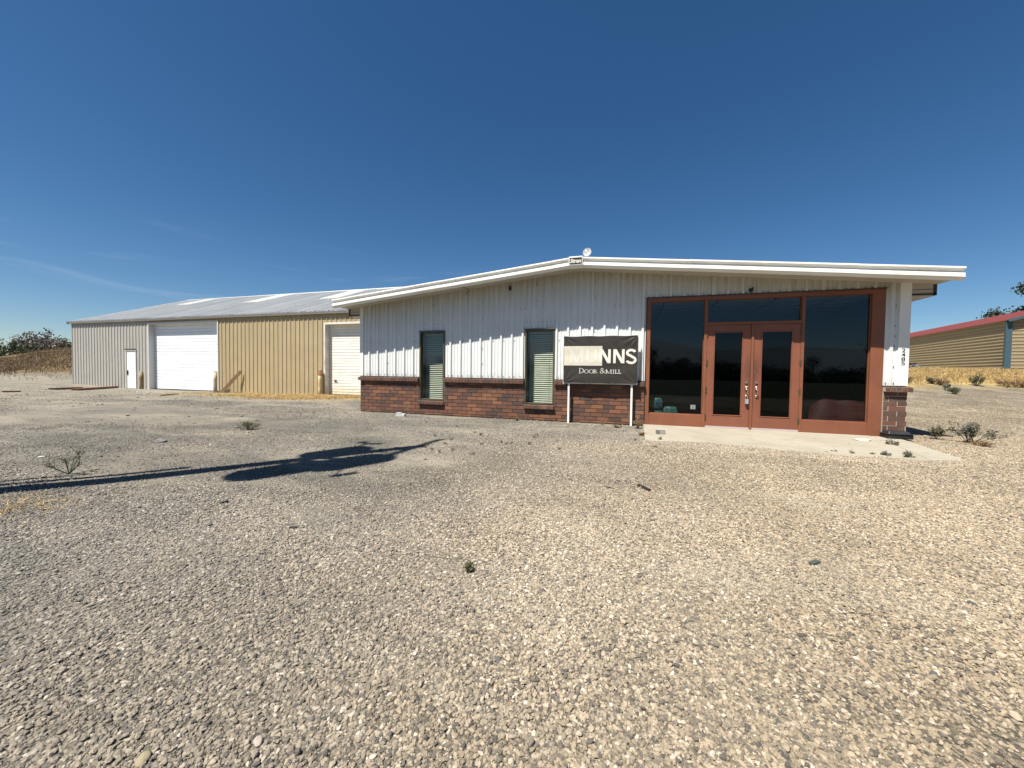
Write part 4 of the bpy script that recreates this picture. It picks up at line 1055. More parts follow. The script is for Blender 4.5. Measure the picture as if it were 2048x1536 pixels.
# ---- bollards
def bollard(px, py, h, r, mat, label, tilt=0.0):
    p = pix(px, py); z0 = p[2] - .3
    t = thing('bollard', label, 'bollard', (p[0], p[1], p[2]), 'bollards guarding the warehouse doors')
    b = MB(); n = 18
    b.lathe((p[0], p[1], p[2]), [(r, -.3), (r, h * .3), (r * 1.01, h * .62), (r, h - .04)], n); o = b.build('pipe', mat, t, smooth=False)
    for pl in o.data.polygons:
        if len(pl.vertices) == 4: pl.use_smooth = True
    b = MB(); b.lathe((p[0], p[1], p[2]), [(r * .985, h - .039), (r * .9, h - .005), (r * .5, h + .018), (.01, h + .024)], n); b.build('concrete_cap', M['foundation'], t, smooth=True)
    t.rotation_euler = (0, tilt, 0); return t
def rusty_post():
    m, nt, bs = new_mat('rusty_yellow'); g = N(nt, 'ShaderNodeNewGeometry'); s = N(nt, 'ShaderNodeSeparateXYZ'); nt.links.new(g.outputs['Position'], s.inputs[0])
    c = mixc(nt, rng(nt, noise(nt, wpos(nt, (6, 6, 1.5)), 1.4, 5), .45, .62), (.66, .56, .32), (.42, .30, .14))
    top = mth(nt, 'ADD', s.outputs[2], mth(nt, 'MULTIPLY', mth(nt, 'SUBTRACT', noise(nt, g.outputs['Position'], 9, 4), .5), .25))
    c = mixc(nt, rng(nt, top, .90, .98), c, (.17, .075, .025))
    nt.links.new(c, bs.inputs['Base Color']); setin(bs, Roughness=.8); return m
M['weathered_tan'] = painted('weathered_tan', (.30, .23, .115), .8, .2, (.10, .08, .05), .6, nscale=4)
M['chipped_cream'] = painted('chipped_cream', (.52, .45, .30), .8, .15, (.28, .22, .12), .6, nscale=4)
bollard(282.3, 778, 1.12, .095, M['weathered_tan'], 'brown weathered bollard between the small white door and the wide white overhead door')
bollard(430.5, 785, 1.20, .105, M['chipped_cream'], 'cream bollard at the right edge of the wide overhead door beside the leaning board')
bollard(640.5, 792, 1.40, .105, rusty_post(), 'cream bollard with a rusty brown top beside the stained overhead door')

# leaning board and planks on the ground
pl = MB(); a = pix(436, 786); b = np.array([a[0] + .86, 6.52, a[2] + 1.26]); a = np.array([a[0], 6.0, a[2] + .02]); pl.beam(a, b, .05, .17)
tag(pl.build('wooden_board', M['wood'], origin=a, bevel=.004), 'brown wooden board leaning against the tan warehouse wall', 'board')
rk_ = MB(); p = pix(452, 785)
rk_.lathe((p[0], 6.25, p[2]), [(.30, -.02), (.32, .06), (.20, .12), (.06, .14)], 14)
tag(rk_.build('tyre', M['black'], origin=(p[0], 6.25, p[2]), smooth=True), 'black rubber disc lying behind the leaning board', 'tyre')
def plank(pa, pb, w, h, mat, label):
    a, b = pix(*pa), pix(*pb); mb = MB(); mb.beam(a + [0, 0, h / 2 + .01], b + [0, 0, h / 2 + .01], w, h)
    tag(mb.build('wooden_plank', mat, origin=a, bevel=.004), label, 'plank', 'planks lying on the yard')
plank((104, 779.5), (160, 777.5), .28, .09, M['old_wood'], 'dark brown plank lying on the yard left of the warehouse corner, shorter than its neighbour')
plank((150, 781), (233, 775.5), .30, .10, painted('red_wood', (.15, .065, .04), .8, .25), 'longest reddish brown plank lying on the yard before the grey warehouse wall')
plank((6, 784.6), (40, 784.3), .22, .06, M['old_wood'], 'short dark plank lying far left on the open yard')
plank((322, 792), (357, 788.5), .05, .04, M['wood'], 'thin stick lying on the gravel before the wide overhead door')

# ================================================================== NEIGHBOUR BUILDING
K = at_u(2012.5, 742, 30); zb0 = 1.55; zt0 = 5.83
nb = thing('metal_shed', 'tan horizontal-ribbed metal shed with a red roof and blue corner trim', 'building', (K[0], K[1], 0))
wv = np.array([.148, .989, 0]); ev = np.array([.989, -.148, 0]); HB = 6.0; LN = 45.0; RS = .305
def hsiding(mb, o, d, L, z0, zt, nrm, step=.262):
    z = z0; prof = []
    while z < zt: prof += [(z, 0), (z + .03, .024), (z + .085, .024), (z + .115, 0)]; z += step
    prof = [(min(a, zt), b) for a, b in prof] + [(zt, 0)]
    vs = []
    for a, b in prof:
        for t in (0, L): vs.append(o + d * t + nrm * b + np.array([0, 0, a]))
    mb.add(vs, [(2 * i, 2 * i + 1, 2 * i + 3, 2 * i + 2) for i in range(len(prof) - 1)])
K0 = np.array([K[0], K[1], 0.0])
s_ = MB(); hsiding(s_, K0, wv, LN, zb0, zt0, -ev); hsiding(s_, K0, ev, 2 * HB, zb0, zt0, -wv)
s_.add([K0 + [0, 0, zt0], K0 + ev * 2 * HB + [0, 0, zt0], K0 + ev * HB + [0, 0, zt0 + RS * HB]], [(0, 1, 2)])
hsiding(s_, K0 + ev * 2 * HB, wv, LN, zb0, zt0, ev)
hsiding(s_, K0 + wv * LN, ev, 2 * HB, zb0, zt0, wv)
s_.build('wall', M['siding'], nb)
r_ = MB()
for sgn in (0, 1):
    o = K0 - ev * .19 - wv * .35 + np.array([0, 0, zt0 - .19 * RS + .06]) if sgn == 0 else K0 + ev * (2 * HB + .3) - wv * .35 + np.array([0, 0, zt0 - .3 * RS + .06])
    rg = K0 + ev * HB - wv * .35 + np.array([0, 0, zt0 + RS * HB + .06]); L2 = wv * (LN + .7)
    r_.add([o, rg, rg + L2, o + L2, o - [0, 0, .07], rg - [0, 0, .07], rg + L2 - [0, 0, .07], o + L2 - [0, 0, .07]], [(0, 1, 2, 3), (7, 6, 5, 4), (0, 3, 7, 4), (0, 4, 5, 1), (2, 6, 7, 3)])
    tt = .4
    while tt < LN:
        a, b = o + wv * tt, rg + wv * tt; r_.beam(a + [0, 0, .015], b + [0, 0, .015], .05, .03); tt += .61
r_.build('roof', M['red_roof'], nb)
c_ = MB(); c_.obox(K0 - wv * .03 + [0, 0, (zb0 + zt0) / 2], ev, wv, (0, 0, 1), .17, .07, (zt0 - zb0) / 2 - .02)
c_.obox(K0 - ev * .05 + wv * .1 + [0, 0, (zb0 + zt0) / 2], ev, wv, (0, 0, 1), .03, .09, (zt0 - zb0) / 2 - .02)
c_.build('corner_trim', M['blue_trim'], nb)
c_ = MB(); a = K0 - ev * .19 - wv * .37 + np.array([0, 0, zt0 - .19 * RS - .03]); b = K0 + ev * HB - wv * .37 + np.array([0, 0, zt0 + RS * HB - .03]); c_.beam(a, b, .04, .20)
b2 = K0 + ev * (2 * HB + .3) - wv * .37 + np.array([0, 0, zt0 - .3 * RS - .03]); c_.beam(b2, b, .04, .20)
c_.build('rake_trim', M['blue_trim'], nb)

# scrap heap against the shed
sp_ = at_u(1829, 741, 31.5); sp_[2] = float(terrain(sp_[0], sp_[1]))
heap = MB(); r9 = random.Random(3)
for i in range(46):
    t = r9.uniform(-1.35, 1.35); h = max(.08, .62 - abs(t + .45) * .42)
    c = sp_ + np.array([t * .95 + .0, t * .3 + r9.uniform(-.4, .4), r9.uniform(.04, h)]); L = r9.uniform(.25, .95)
    an = r9.uniform(-.5, .5); d = np.array([math.cos(an) * .95, math.sin(an) + .25, r9.uniform(-.18, .18)]); d /= np.linalg.norm(d)
    heap.beam(c - d * L / 2, c + d * L / 2, r9.uniform(.05, .22), r9.uniform(.03, .12), 0 if r9.random() < .72 else 1)
tag(heap.build('scrap_pile', [M['black'], M['grey_steel']], origin=sp_), 'low dark heap of scrap boards and metal by the tan shed wall', 'scrap pile')

# ================================================================== PLANTS
def quads_from(c, n1, n2, s, npr_):
    """leaf quads: centres c, two in-plane axes, sizes"""
    a = c - n1 * s - n2 * s * .5; b = c + n1 * s - n2 * s * .5; d = c + n1 * s * .3 + n2 * s * .9; e = c - n1 * s * .3 + n2 * s * .9
    return np.stack([a, b, d, e], 1).reshape(-1, 3)
def leaf_cloud(rg, centres, radii, per, size, flat=1.0):
    C_, T_ = [], []
    for c, r in zip(centres, radii):
        n = int(per * (r ** 2)); d = rg.normal(size=(n, 3)); d /= np.linalg.norm(d, axis=1)[:, None]
        rr = r * rg.uniform(.35, 1.0, n) ** .6 * (1 + .25 * rg.normal(size=n))
        p = c + d * rr[:, None] * np.array([1, 1, flat]); C_.append(p); T_.append(np.clip(rg.uniform(.1, .9) + .25 * rg.normal(size=n), 0, 1))
    c = np.concatenate(C_); t = np.concatenate(T_); n = len(c)
    a = rg.normal(size=(n, 3)); a /= np.linalg.norm(a, axis=1)[:, None]; b = rg.normal(size=(n, 3)); b -= (a * b).sum(1)[:, None] * a; b /= np.linalg.norm(b, axis=1)[:, None]
    s = size * rg.uniform(.6, 1.4, n)[:, None]
    return quads_from(c, a, b, s, rg), t
def tree(label, base, H, Wd, seed, mat, group=None, per=95, lsize=.16, name='tree', bare=0.0):
    rg = np.random.default_rng(seed); base = np.array(base, float)
    t = thing(name, label, 'tree', base, group)
    tb = MB(); ends = []
    th = H * rg.uniform(.22, .32); top = base + [rg.normal() * .2, rg.normal() * .2, th]
    tb.tube([base - [0, 0, .3], base + (top - base) * .5 + rg.normal(size=3) * .05, top], [H * .030, H * .024, H * .02], 8)
    nb_ = rg.integers(6, 9)
    for k in range(nb_):
        an = 2 * math.pi * k / nb_ + rg.uniform(-.4, .4); el = rg.uniform(.35, 1.25); L = H * rg.uniform(.35, .62)
        d = np.array([math.cos(an) * math.cos(el) * Wd / H * 1.5, math.sin(an) * math.cos(el) * Wd / H * 1.5, math.sin(el)])
        p1 = top + d * L * .5 + rg.normal(size=3) * .12; p2 = top + d * L + rg.normal(size=3) * .25
        tb.tube([top - [0, 0, th * .15], p1, p2], [H * .014, H * .009, H * .003], 6); ends += [p1 * .4 + p2 * .6, p2]
        for _ in range(3):
            q_ = p1 + (p2 - p1) * rg.uniform(.1, .9) + rg.normal(size=3) * Wd * .16; tb.tube([p1, (p1 + q_) / 2 + rg.normal(size=3) * .06, q_], [H * .006, H * .004, H * .002], 5); ends.append(q_)
    tb.build('trunk', M['bark'], t, smooth=True)
    ends = [e for e in ends if rg.random() > bare]
    rad = [Wd * rg.uniform(.12, .24) for _ in ends]
    q_, tt = leaf_cloud(rg, ends, rad, per, lsize)
    mesh_np('crown', q_, np.arange(len(q_)), 4, mat, parent=t, tone=tt)
    return t
# west trees behind the mound
wt_ = [(-18, 712, 47, 5.4, 5.6, 'leaf_dark', 'dark green bushy tree at the left edge behind the dry mound'),
       (24, 712, 56, 4.9, 6.0, 'leaf_olive', 'second tree from the left behind the dry mound, with a greyish crown'),
       (60, 708, 60, 6.6, 7.0, 'leaf_olive', 'broad dark tree behind the middle of the dry mound'),
       (96, 706, 64, 5.6, 6.4, 'leaf_olive', 'olive tree just left of the tallest tree behind the dry mound'),
       (118, 703, 62, 6.9, 5.8, 'leaf_olive', 'tallest tree behind the dry mound close to the warehouse corner'),
       (150, 703, 66, 6.2, 6.4, 'leaf_olive', 'tree half hidden behind the left corner of the warehouse')]
for i, (px, py, u, H, Wd, mt, lab) in enumerate(wt_):
    b = at_u(px, py, u); b[2] = float(terrain(b[0], b[1])) - .5
    tree(lab, b, H * .23, Wd * .85, 40 + i, M[mt], 'trees behind the west mound', per=150, lsize=.12)
for i, (px, py, u, sz) in enumerate(((40, 706, 52, 1.0), (70, 704, 52, 1.1), (104, 704, 52, .9))):
    b = at_u(px, py, u); b[2] = float(terrain(b[0], b[1]))
    tg = thing('shrub', ['grey leafless-looking shrub left of centre on the crest of the dry mound', 'grey twiggy shrub at the centre of the crest of the dry mound', 'grey twiggy shrub on the crest of the dry mound near the tallest tree'][i], 'shrub', b, 'grey shrubs on the west mound')
    rg = np.random.default_rng(90 + i); cs = [b + np.array([rg.normal() * 1.1, rg.normal() * .8, .5 + abs(rg.normal()) * .7]) * sz for _ in range(9)]
    q_, tt = leaf_cloud(rg, cs, [.55 * sz] * 9, 220, .10)
    mesh_np('foliage', q_, np.arange(len(q_)), 4, leaf_mat('grey_twig', [(.07, .065, .055), (.13, .12, .105), (.21, .19, .165)]) if i == 0 else bpy.data.materials['grey_twig'], parent=tg, tone=tt)
    sm_ = MB()
    for c in cs: sm_.tube([b, (b + c) / 2 + rg.normal(size=3) * .1, c], [.03, .02, .008], 5)
    sm_.build('stem', M['bark'], tg)
# east tree behind the red roof
b = at_u(2062, 660, 58); b[2] = 1.6
tree('dark green broadleaf tree rising behind the red roofed shed', b, 12.4, 8.0, 77, M['leaf_dark'], per=150, lsize=.17, bare=.12)
# trees across the road, behind the photographer, mirrored in the glass
rt0 = [tree('dark roadside tree behind the camera', (-60, -90, -1.2), 4.6, 9, 60, M['leaf_dark'], 'roadside trees behind the camera', per=190, lsize=.13, name='roadside_tree'),
       tree('dark roadside tree behind the camera', (-52, -84, -1.2), 3.4, 9, 61, M['leaf_dark'], 'roadside trees behind the camera', per=190, lsize=.13, name='roadside_tree')]
for i in range(20):
    o = copy_tree(rt0[i % 2]); o.location = (-46 + i * 7.4 + rnd.uniform(-2, 2), -88 + rnd.uniform(-9, 9), -1.2); o.rotation_euler = (0, 0, rnd.uniform(0, 6.2)); k_ = rnd.uniform(.8, 1.35); o.scale = (k_, k_, k_ * rnd.uniform(.8, 1.1))

# grass blades
def blades(name, pts, h, w, mat, seed, lean=.5):
    rg = np.random.default_rng(seed); n = len(pts)
    an = rg.uniform(0, 6.283, n); hh = h * rg.uniform(.4, 1.25, n); ln = rg.normal(size=(n, 2)) * lean * hh[:, None]
    side = np.stack([np.cos(an), np.sin(an), 0 * an], -1) * (w * rg.uniform(.6, 1.4, n))[:, None]
    a = pts - side; b = pts + side; m = pts + np.stack([ln[:, 0] * .35, ln[:, 1] * .35, hh * .6], -1); t = pts + np.stack([ln[:, 0], ln[:, 1], hh], -1)
    v = np.stack([a, b, m + side * .7, m - side * .7, m - side * .7, m + side * .7, t + side * .1, t - side * .1], 1).reshape(-1, 3)
    f = np.arange(len(v)); tone = np.repeat(np.clip(rg.normal(.5, .25, n), 0, 1), 2)
    return mesh_np(name, v, f, 4, mat, tone=tone)
def scatter(n, fx, keep, seed):
    rg = np.random.default_rng(seed); x, y = fx(rg, n); k = keep(rg, x, y); x, y = x[k], y[k]
    return np.stack([x, y, terrain(x, y)], -1)
# straw along the tan wall
pts = scatter(90000, lambda r, n: (r.uniform(-15.6, -2.4, n), 6.55 - np.abs(r.normal(0, 1.5, n))), lambda r, x, y: (r.uniform(0, 1, len(x)) < np.clip(.45 + .9 * vnoise(x * 2, y * 2, 4), .03, 1)) & (y > 2.6) & ~((x > G1[0] - .2) & (x < G1[1] + .2) & (y > 6.3)), 5)
tag(blades('dry_grass', pts, .11, .007, M['straw'], 6, 1.3), kind='stuff')
# a little straw litter at the left edge of the yard
pc = pix(22, 1014)
pts = scatter(420, lambda r, n: (pc[0] + r.normal(0, .30, n), pc[1] + r.normal(0, .16, n)), lambda r, x, y: r.uniform(0, 1, len(x)) < .8, 35)
tag(blades('straw_litter', pts, .05, .003, M['straw'], 36, 1.6), kind='stuff')
# grass of the east bank
pts = scatter(70000, lambda r, n: (lambda u, v: (CAM[0] - .2995 * u + .9541 * v, CAM[1] + .9541 * u + .2995 * v))(r.uniform(22, 32, n), r.uniform(21, 46, n)),
              lambda r, x, y: r.uniform(0, 1, len(x)) < np.clip((terrain(x, y) - .68) * 3.0 + .5 * vnoise(x * 1.5, y * 1.5, 9), 0, 1), 15)
tag(blades('bank_grass', pts, .22, .011, M['straw'], 16, .5), kind='stuff')
# tufts on the west mound
pts = scatter(50000, lambda r, n: (lambda u, l: (CAM[0] - .2995 * u + .9541 * l * u, CAM[1] + .9541 * u + .2995 * l * u))(r.uniform(32, 50, n), r.uniform(-1.6, -1.05, n)),
              lambda r, x, y: (x < -31) & (r.uniform(0, 1, len(x)) < np.clip(terrain(x, y) * 1.2, 0, 1) * np.clip(.5 + .9 * vnoise(x * .9, y * .9, 1), .05, 1)), 25)
tag(blades('mound_grass', pts, .30, .016, leaf_mat('mound_straw', [(.07, .046, .026), (.15, .10, .052), (.25, .185, .095)]), 26, .6), kind='stuff')

# weeds: branching stems with small leaves
def weed(label, base, h, w, seed, mat, stems=6, leaf=.012, per=26, group='weeds growing through the gravel', name='weed', lean=0.0, topheavy=.3):
    rg = np.random.default_rng(seed); base = np.array(base, float); t = thing(name, label, 'weed', base, group)
    sm_ = MB(); LC, LT, D1, D2 = [], [], [], []
    for k in range(stems):
        an = 2 * math.pi * k / stems + rg.uniform(-.5, .5); sp = rg.uniform(.15, 1) * w; hh = h * rg.uniform(.55, 1) * (1 - .35 * sp / max(w, 1e-3))
        tip = base + np.array([math.cos(an) * sp + lean * h, math.sin(an) * sp, hh]); mid = base + (tip - base) * .5 + np.array([0, 0, hh * .14]) + rg.normal(size=3) * .08 * h
        path = [base, mid, tip]; sm_.tube(path, [h * .012 + .001, h * .008 + .001, .0008], 5)
        for b_ in range(3):
            f = rg.uniform(.35, .9); q0 = base + (mid - base) * min(1, f * 2) if f < .5 else mid + (tip - mid) * (f * 2 - 1)
            q1 = q0 + np.array([rg.normal() * .22 * w, rg.normal() * .22 * w, abs(rg.normal()) * .18 * h + .03 * h]); sm_.tube([q0, q1], [h * .005 + .0006, .0006], 4)
            n = per // 3; tt = rg.uniform(0.1, 1.0, n)[:, None]; LC.append(q0 + (q1 - q0) * tt + rg.normal(size=(n, 3)) * leaf * .8)
        n = per; tt = rg.uniform(topheavy, 1, n)
        p = np.where(tt[:, None] < .5, base + (mid - base) * (tt[:, None] * 2), mid + (tip - mid) * (tt[:, None] * 2 - 1)); LC.append(p + rg.normal(size=(n, 3)) * leaf * 1.1)
    c = np.concatenate(LC); n = len(c)
    a = rg.normal(size=(n, 3)); a /= np.linalg.norm(a, axis=1)[:, None]; b = rg.normal(size=(n, 3)) + [0, 0, .6]; b -= (a * b).sum(1)[:, None] * a; b /= np.linalg.norm(b, axis=1)[:, None]
    s = leaf * rg.uniform(.5, 1.5, n)[:, None]
    q_ = np.stack([c - a * s * .35, c + b * s * .5 - a * s * .0, c + a * s * .35 + b * s * .4, c + b * s * 1.5], 1).reshape(-1, 3)
    q_ = np.stack([c - b * s * .9, c + a * s * .4, c + b * s * 1.1, c - a * s * .4], 1).reshape(-1, 3)
    q_[:, 2] = np.maximum(q_[:, 2], base[2] + .002)
    st_ = sm_.build('stem', M['leaf_weed'] if mat is not M['leaf_dry'] else mat, t)
    mesh_np('leaves', q_, np.arange(len(q_)), 4, mat, parent=t, tone=np.clip(rg.normal(.5, .28, n), 0, 1))
    return t
def wp(px, py, **k): return pix(px, py)
weed('feathery green weed standing alone in the grey yard just above the pole shadow', pix(138, 949), .36, .26, 1, M['pale_weed'], 8, .009, 40)
weed('low olive weed in the middle of the grey yard before the tan warehouse', pix(497, 860), .17, .26, 2, M['leaf_weed'], 12, .016, 34)
weed('tiny green sprig in the open gravel near the bottom centre', pix(938, 1144), .055, .055, 3, M['leaf_weed'], 8, .008, 24)
weed('big grey thistle with a dry head right of the building shadow', pix(1936, 886), .50, .26, 4, M['thistle'], 7, .020, 60, topheavy=.45, lean=-.05)
weed('leaning branch of thistle at the right of the big grey thistle', pix(1946, 886), .42, .40, 44, M['thistle'], 6, .018, 55, topheavy=.4, lean=.5)
weed('dark green bushy weed inside the building shadow', pix(1872, 879), .32, .22, 5, M['leaf_weed'], 9, .018, 46)
weed('dry brown litter plant at the foot of the big grey thistle', pix(1962, 893), .10, .22, 6, M['leaf_dry'], 9, .016, 30)
weed('sage green weed in front of the black box at the slab corner', pix(1785, 894), .16, .10, 7, M['thistle'], 7, .013, 30)
weed('green weed at the front edge of the slab under the black box', pix(1771, 916), .15, .06, 8, M['thistle'], 6, .012, 30)
weed('rightmost green weed at the slab front edge beside the crack', pix(1816, 920), .16, .08, 9, M['thistle'], 7, .012, 30)
for i, (px, py) in enumerate(((1630, 914), (1668, 908), (1704, 912), (1655, 910), (1744, 914))):
    weed(['short sprig at the slab front edge, nearest the doors of a row of five', 'tallest short sprig in the row along the slab front edge', 'flat sprig left of the weed pair at the slab front edge', 'smallest sprig in the row along the slab front edge', 'short sprig next to the weed under the black box at the slab edge'][i], pix(px, py), .07 + .015 * (i % 3), .045, 20 + i, M['thistle'], 5, .010, 18)
weed('thin sprig growing in front of the grey block on the slab', pix(1321, 884), .14, .05, 10, M['leaf_weed'], 5, .010, 16)
weed('dry brown weed against the bricks just left of the second window', pix(1034, 842), .13, .06, 11, M['leaf_dry'], 6, .016, 26)
weed('dry brown weed below the right side of the second window', pix(1113, 843), .15, .10, 12, M['leaf_dry'], 7, .014, 22)
weed('tangled dry weed at the foot of the right sign post', pix(1275, 857), .26, .16, 13, M['leaf_dry'], 10, .014, 30)
weed('low dry weed against the bricks between the sign posts', pix(1204, 850), .12, .12, 14, M['leaf_dry'], 8, .012, 22)
weed('low dry brown weed right of the middle between the sign posts', pix(1232, 856), .07, .12, 15, M['leaf_dry'], 8, .012, 22)
weed('reddish litter weed along the left edge of the slab', pix(1284, 872), .08, .10, 16, M['leaf_dry'], 8, .012, 24)
gl = ['small grey-green weed in front of the dry bank nearest the office', 'dark round weed on the dry bank nearest the office', 'brown dried weed on the bank beside the dark round weed', 'tall green conical weed in the middle of the dry bank', 'low green weed on the pale track below the dry bank', 'wide brown bush on the bank right of the conical weed', 'dry brown bush at the right edge of the bank', 'tiny blue-green weed below the dry bank']
for i, (px, py, h, w, mt) in enumerate(((1815, 766, .45, .35, 'leaf_weed'), (1861, 768, .55, .42, 'leaf_weed'), (1882, 771, .50, .45, 'leaf_dry'), (1953, 772, .95, .42, 'leaf_weed'), (1906, 788, .40, .32, 'leaf_weed'), (2017, 774, .70, .75, 'leaf_dry'), (2044, 776, .45, .5, 'leaf_dry'), (1894, 777, .32, .18, 'thistle'))):
    weed(gl[i], pix(px, py), h * .85, w, 50 + i, M[mt], 13, .030, 60, group='weeds on the east bank')
for i in range(9):   # little dead stalks in the grey yard before the office corner
    px, py = [(555, 838), (628, 832), (660, 842), (690, 828), (600, 806), (735, 858), (655, 812), (582, 826), (270, 822)][i]
    weed('thin dead stalk in the grey yard before the office corner', pix(px, py), .16, .06, 70 + i, M['leaf_dry'], 3, .008, 8, group='dead stalks in the grey yard', name='dead_stalk')
for i in range(26):  # low growth in the fresh gravel in front of the windows
    px, py = rnd.uniform(840, 1120), rnd.uniform(868, 912)
    if i > 17: px, py = rnd.uniform(830, 1290), rnd.uniform(848, 885)
    weed('tiny sprig in the gravel in front of the brick windows', pix(px, py), .05, .05, 120 + i, M['leaf_weed'], 4, .007, 12, group='tiny sprigs before the windows', name='sprig')

# ================================================================== STONES AND SMALL THINGS
def rock(label, p, r, seed, col, name='rock', flat=.6, group=None, mat=None):
    rg = np.random.default_rng(seed); import bmesh
    bm = bmesh.new(); bmesh.ops.create_icosphere(bm, subdivisions=3, radius=1)
    ph = rg.uniform(0, 6, 9)
    me = bpy.data.meshes.new(name)
    for v in bm.verts:
        c = v.co; k = 1 + .22 * math.sin(2.3 * c.x + ph[0]) * math.cos(2.1 * c.y + ph[1]) + .14 * math.sin(4 * c.z + ph[2] + 2 * c.x) + .06 * math.sin(8 * c.y + ph[3])
        v.co = Vector((c.x * k * r * 1.25, c.y * k * r * .85, c.z * k * r * flat))
    bm.to_mesh(me); bm.free(); me.polygons.foreach_set('use_smooth', [True] * len(me.polygons))
    m = mat or painted(name + '_surface', col, .9, .2, (col[0] * .5, col[1] * .5, col[2] * .5), .4, nscale=6, bmp=.3); me.materials.append(m)
    o = bpy.data.objects.new(name, me); COL.objects.link(o); o.location = (p[0], p[1], p[2] + r * flat * .55); o.rotation_euler = (0, 0, rg.uniform(0, 6)); tag(o, label, 'stone', group); ORG[o.name] = np.array(o.location)
    return o
p = pix(801, 833)
cb = MB(); cb.box(-.13, .13, -.06, .06, -.01, .075); cb.box(-.13, .02, -.065, .055, .075, .1); o = cb.build('concrete_chunk', painted('chunk', (.46, .46, .44), .9, .12, bmp=.3), origin=(0, 0, 0), bevel=.015)
o.location = (p[0], p[1] + .02, p[2]); o.rotation_euler = (0, 0, .15); tag(o, 'pale broken concrete block lying at the foot of the bricks left of the first window', 'block')
p = pix(1321, 868, .045)
cb = MB(); cb.box(-.085, .085, -.045, .045, 0, .095, 0); cb.box(-.086, -.03, -.047, .046, .005, .09, 1); o = cb.build('grey_block', [painted('grey_block', (.30, .27, .26), .85, .12), painted('block_end', (.16, .14, .14), .85, .12)], bevel=.006)
o.location = p; o.rotation_euler = (0, 0, .28); tag(o, 'small grey block standing on the left end of the concrete slab', 'block')
rock('flat cream stone lying on the slab before the right pane', pix(1726, 881, .045), .10, 5, (.60, .54, .40), flat=.22)
# box at the pier
bx = MB()
bx.box(12.955, 13.37, -.33, -.055, .045, .13); bx.add([(12.975, -.31, .131), (13.35, -.31, .131), (13.35, -.065, .131), (12.975, -.065, .131), (13.0, -.27, .19), (13.325, -.27, .19), (13.325, -.085, .19), (13.0, -.085, .19)], [(4, 5, 6, 7), (0, 1, 5, 4), (1, 2, 6, 5), (2, 3, 7, 6), (3, 0, 4, 7)])
bait = thing('bait_box', 'low black plastic box at the foot of the brick pier', 'box', (13.16, -.2, .045))
bx.build('body', M['black'], bait, bevel=.012)
lx = MB(); lx.box(12.94, 13.385, -.345, -.05, .131, .139); lx.build('lid', M['black'], bait, bevel=.003)
# things seen through the glass
def sack(label, c, sx, sy, sz, seed):
    rg = np.random.default_rng(seed); mb = MB(); n, m_ = 20, 12; vs = []; fs = []
    for j in range(m_ + 1):
        for i in range(n):
            a = 2 * math.pi * i / n; b = math.pi * j / m_ - math.pi / 2; k = 1 + .06 * math.sin(5 * a + seed) + .05 * math.sin(7 * b + 3 * a)
            ca, sa = math.copysign(abs(math.cos(a)) ** .42, math.cos(a)), math.copysign(abs(math.sin(a)) ** .42, math.sin(a)); cb_ = abs(math.cos(b)) ** .32
            vs.append((c[0] + sx * ca * cb_ * k, c[1] + sy * sa * cb_ * k, c[2] + sz * (math.sin(b) + 1) * (1 if j else 1)))
    fs = [(j * n + i, j * n + (i + 1) % n, (j + 1) * n + (i + 1) % n, (j + 1) * n + i) for j in range(m_) for i in range(n)]
    mb.add(vs, fs)
    return tag(mb.build('plastic_sack', M['sack'], origin=c, smooth=True), label, 'sack', 'printed sacks inside the glass')
m, nt, bs = new_mat('sack'); pz = wpos(nt)
c = ramp(nt, noise(nt, pz, 17, 3, .5, 1.8), [(.38, (.03, .08, .26)), (.45, (.05, .20, .20)), (.50, (.16, .34, .10)), (.56, (.06, .22, .30)), (.64, (.50, .58, .48))])
nt.links.new(c, bs.inputs['Base Color']); setin(bs, Roughness=.3); M['sack'] = m
sack('lower blue and green printed sack inside the left pane under another', (8.60, .38, .325 - .28), .17, .14, .17, 2)
sack('upper blue and green printed sack inside the left pane, on top of another', (8.58, .36, .39), .16, .13, .15, 3)
sack('single blue and green printed sack inside the left pane right of the pair', (8.92, .34, .045), .17, .13, .22, 4)
rc_ = MB(); n = 30
vs = []; 
for j in range(13):
    for i in range(n + 1):
        u = i / n; w = j / 12; x = 11.68 + u * 1.36; hgt = .93 * (1 - math.exp(-((u) / .22) ** 2)) * (1 - .1 * u) * math.sin(math.pi * min(w * 1.3 + .02, .5)) ** .6 + .03 * math.sin(18 * u + 4 * w)
        vs.append((x, .35 + w * 1.2, .05 + max(0, hgt)))
rc_.add(vs, [(j * (n + 1) + i, j * (n + 1) + i + 1, (j + 1) * (n + 1) + i + 1, (j + 1) * (n + 1) + i) for j in range(12) for i in range(n)])
tag(rc_.build('red_cover', painted('red_cloth', (.115, .007, .007), .6, .25, (.05, .006, .006), .5, nscale=4), origin=(12.3, .9, .05), smooth=True), 'red cloth cover over a bulky thing inside the right pane', 'cover')
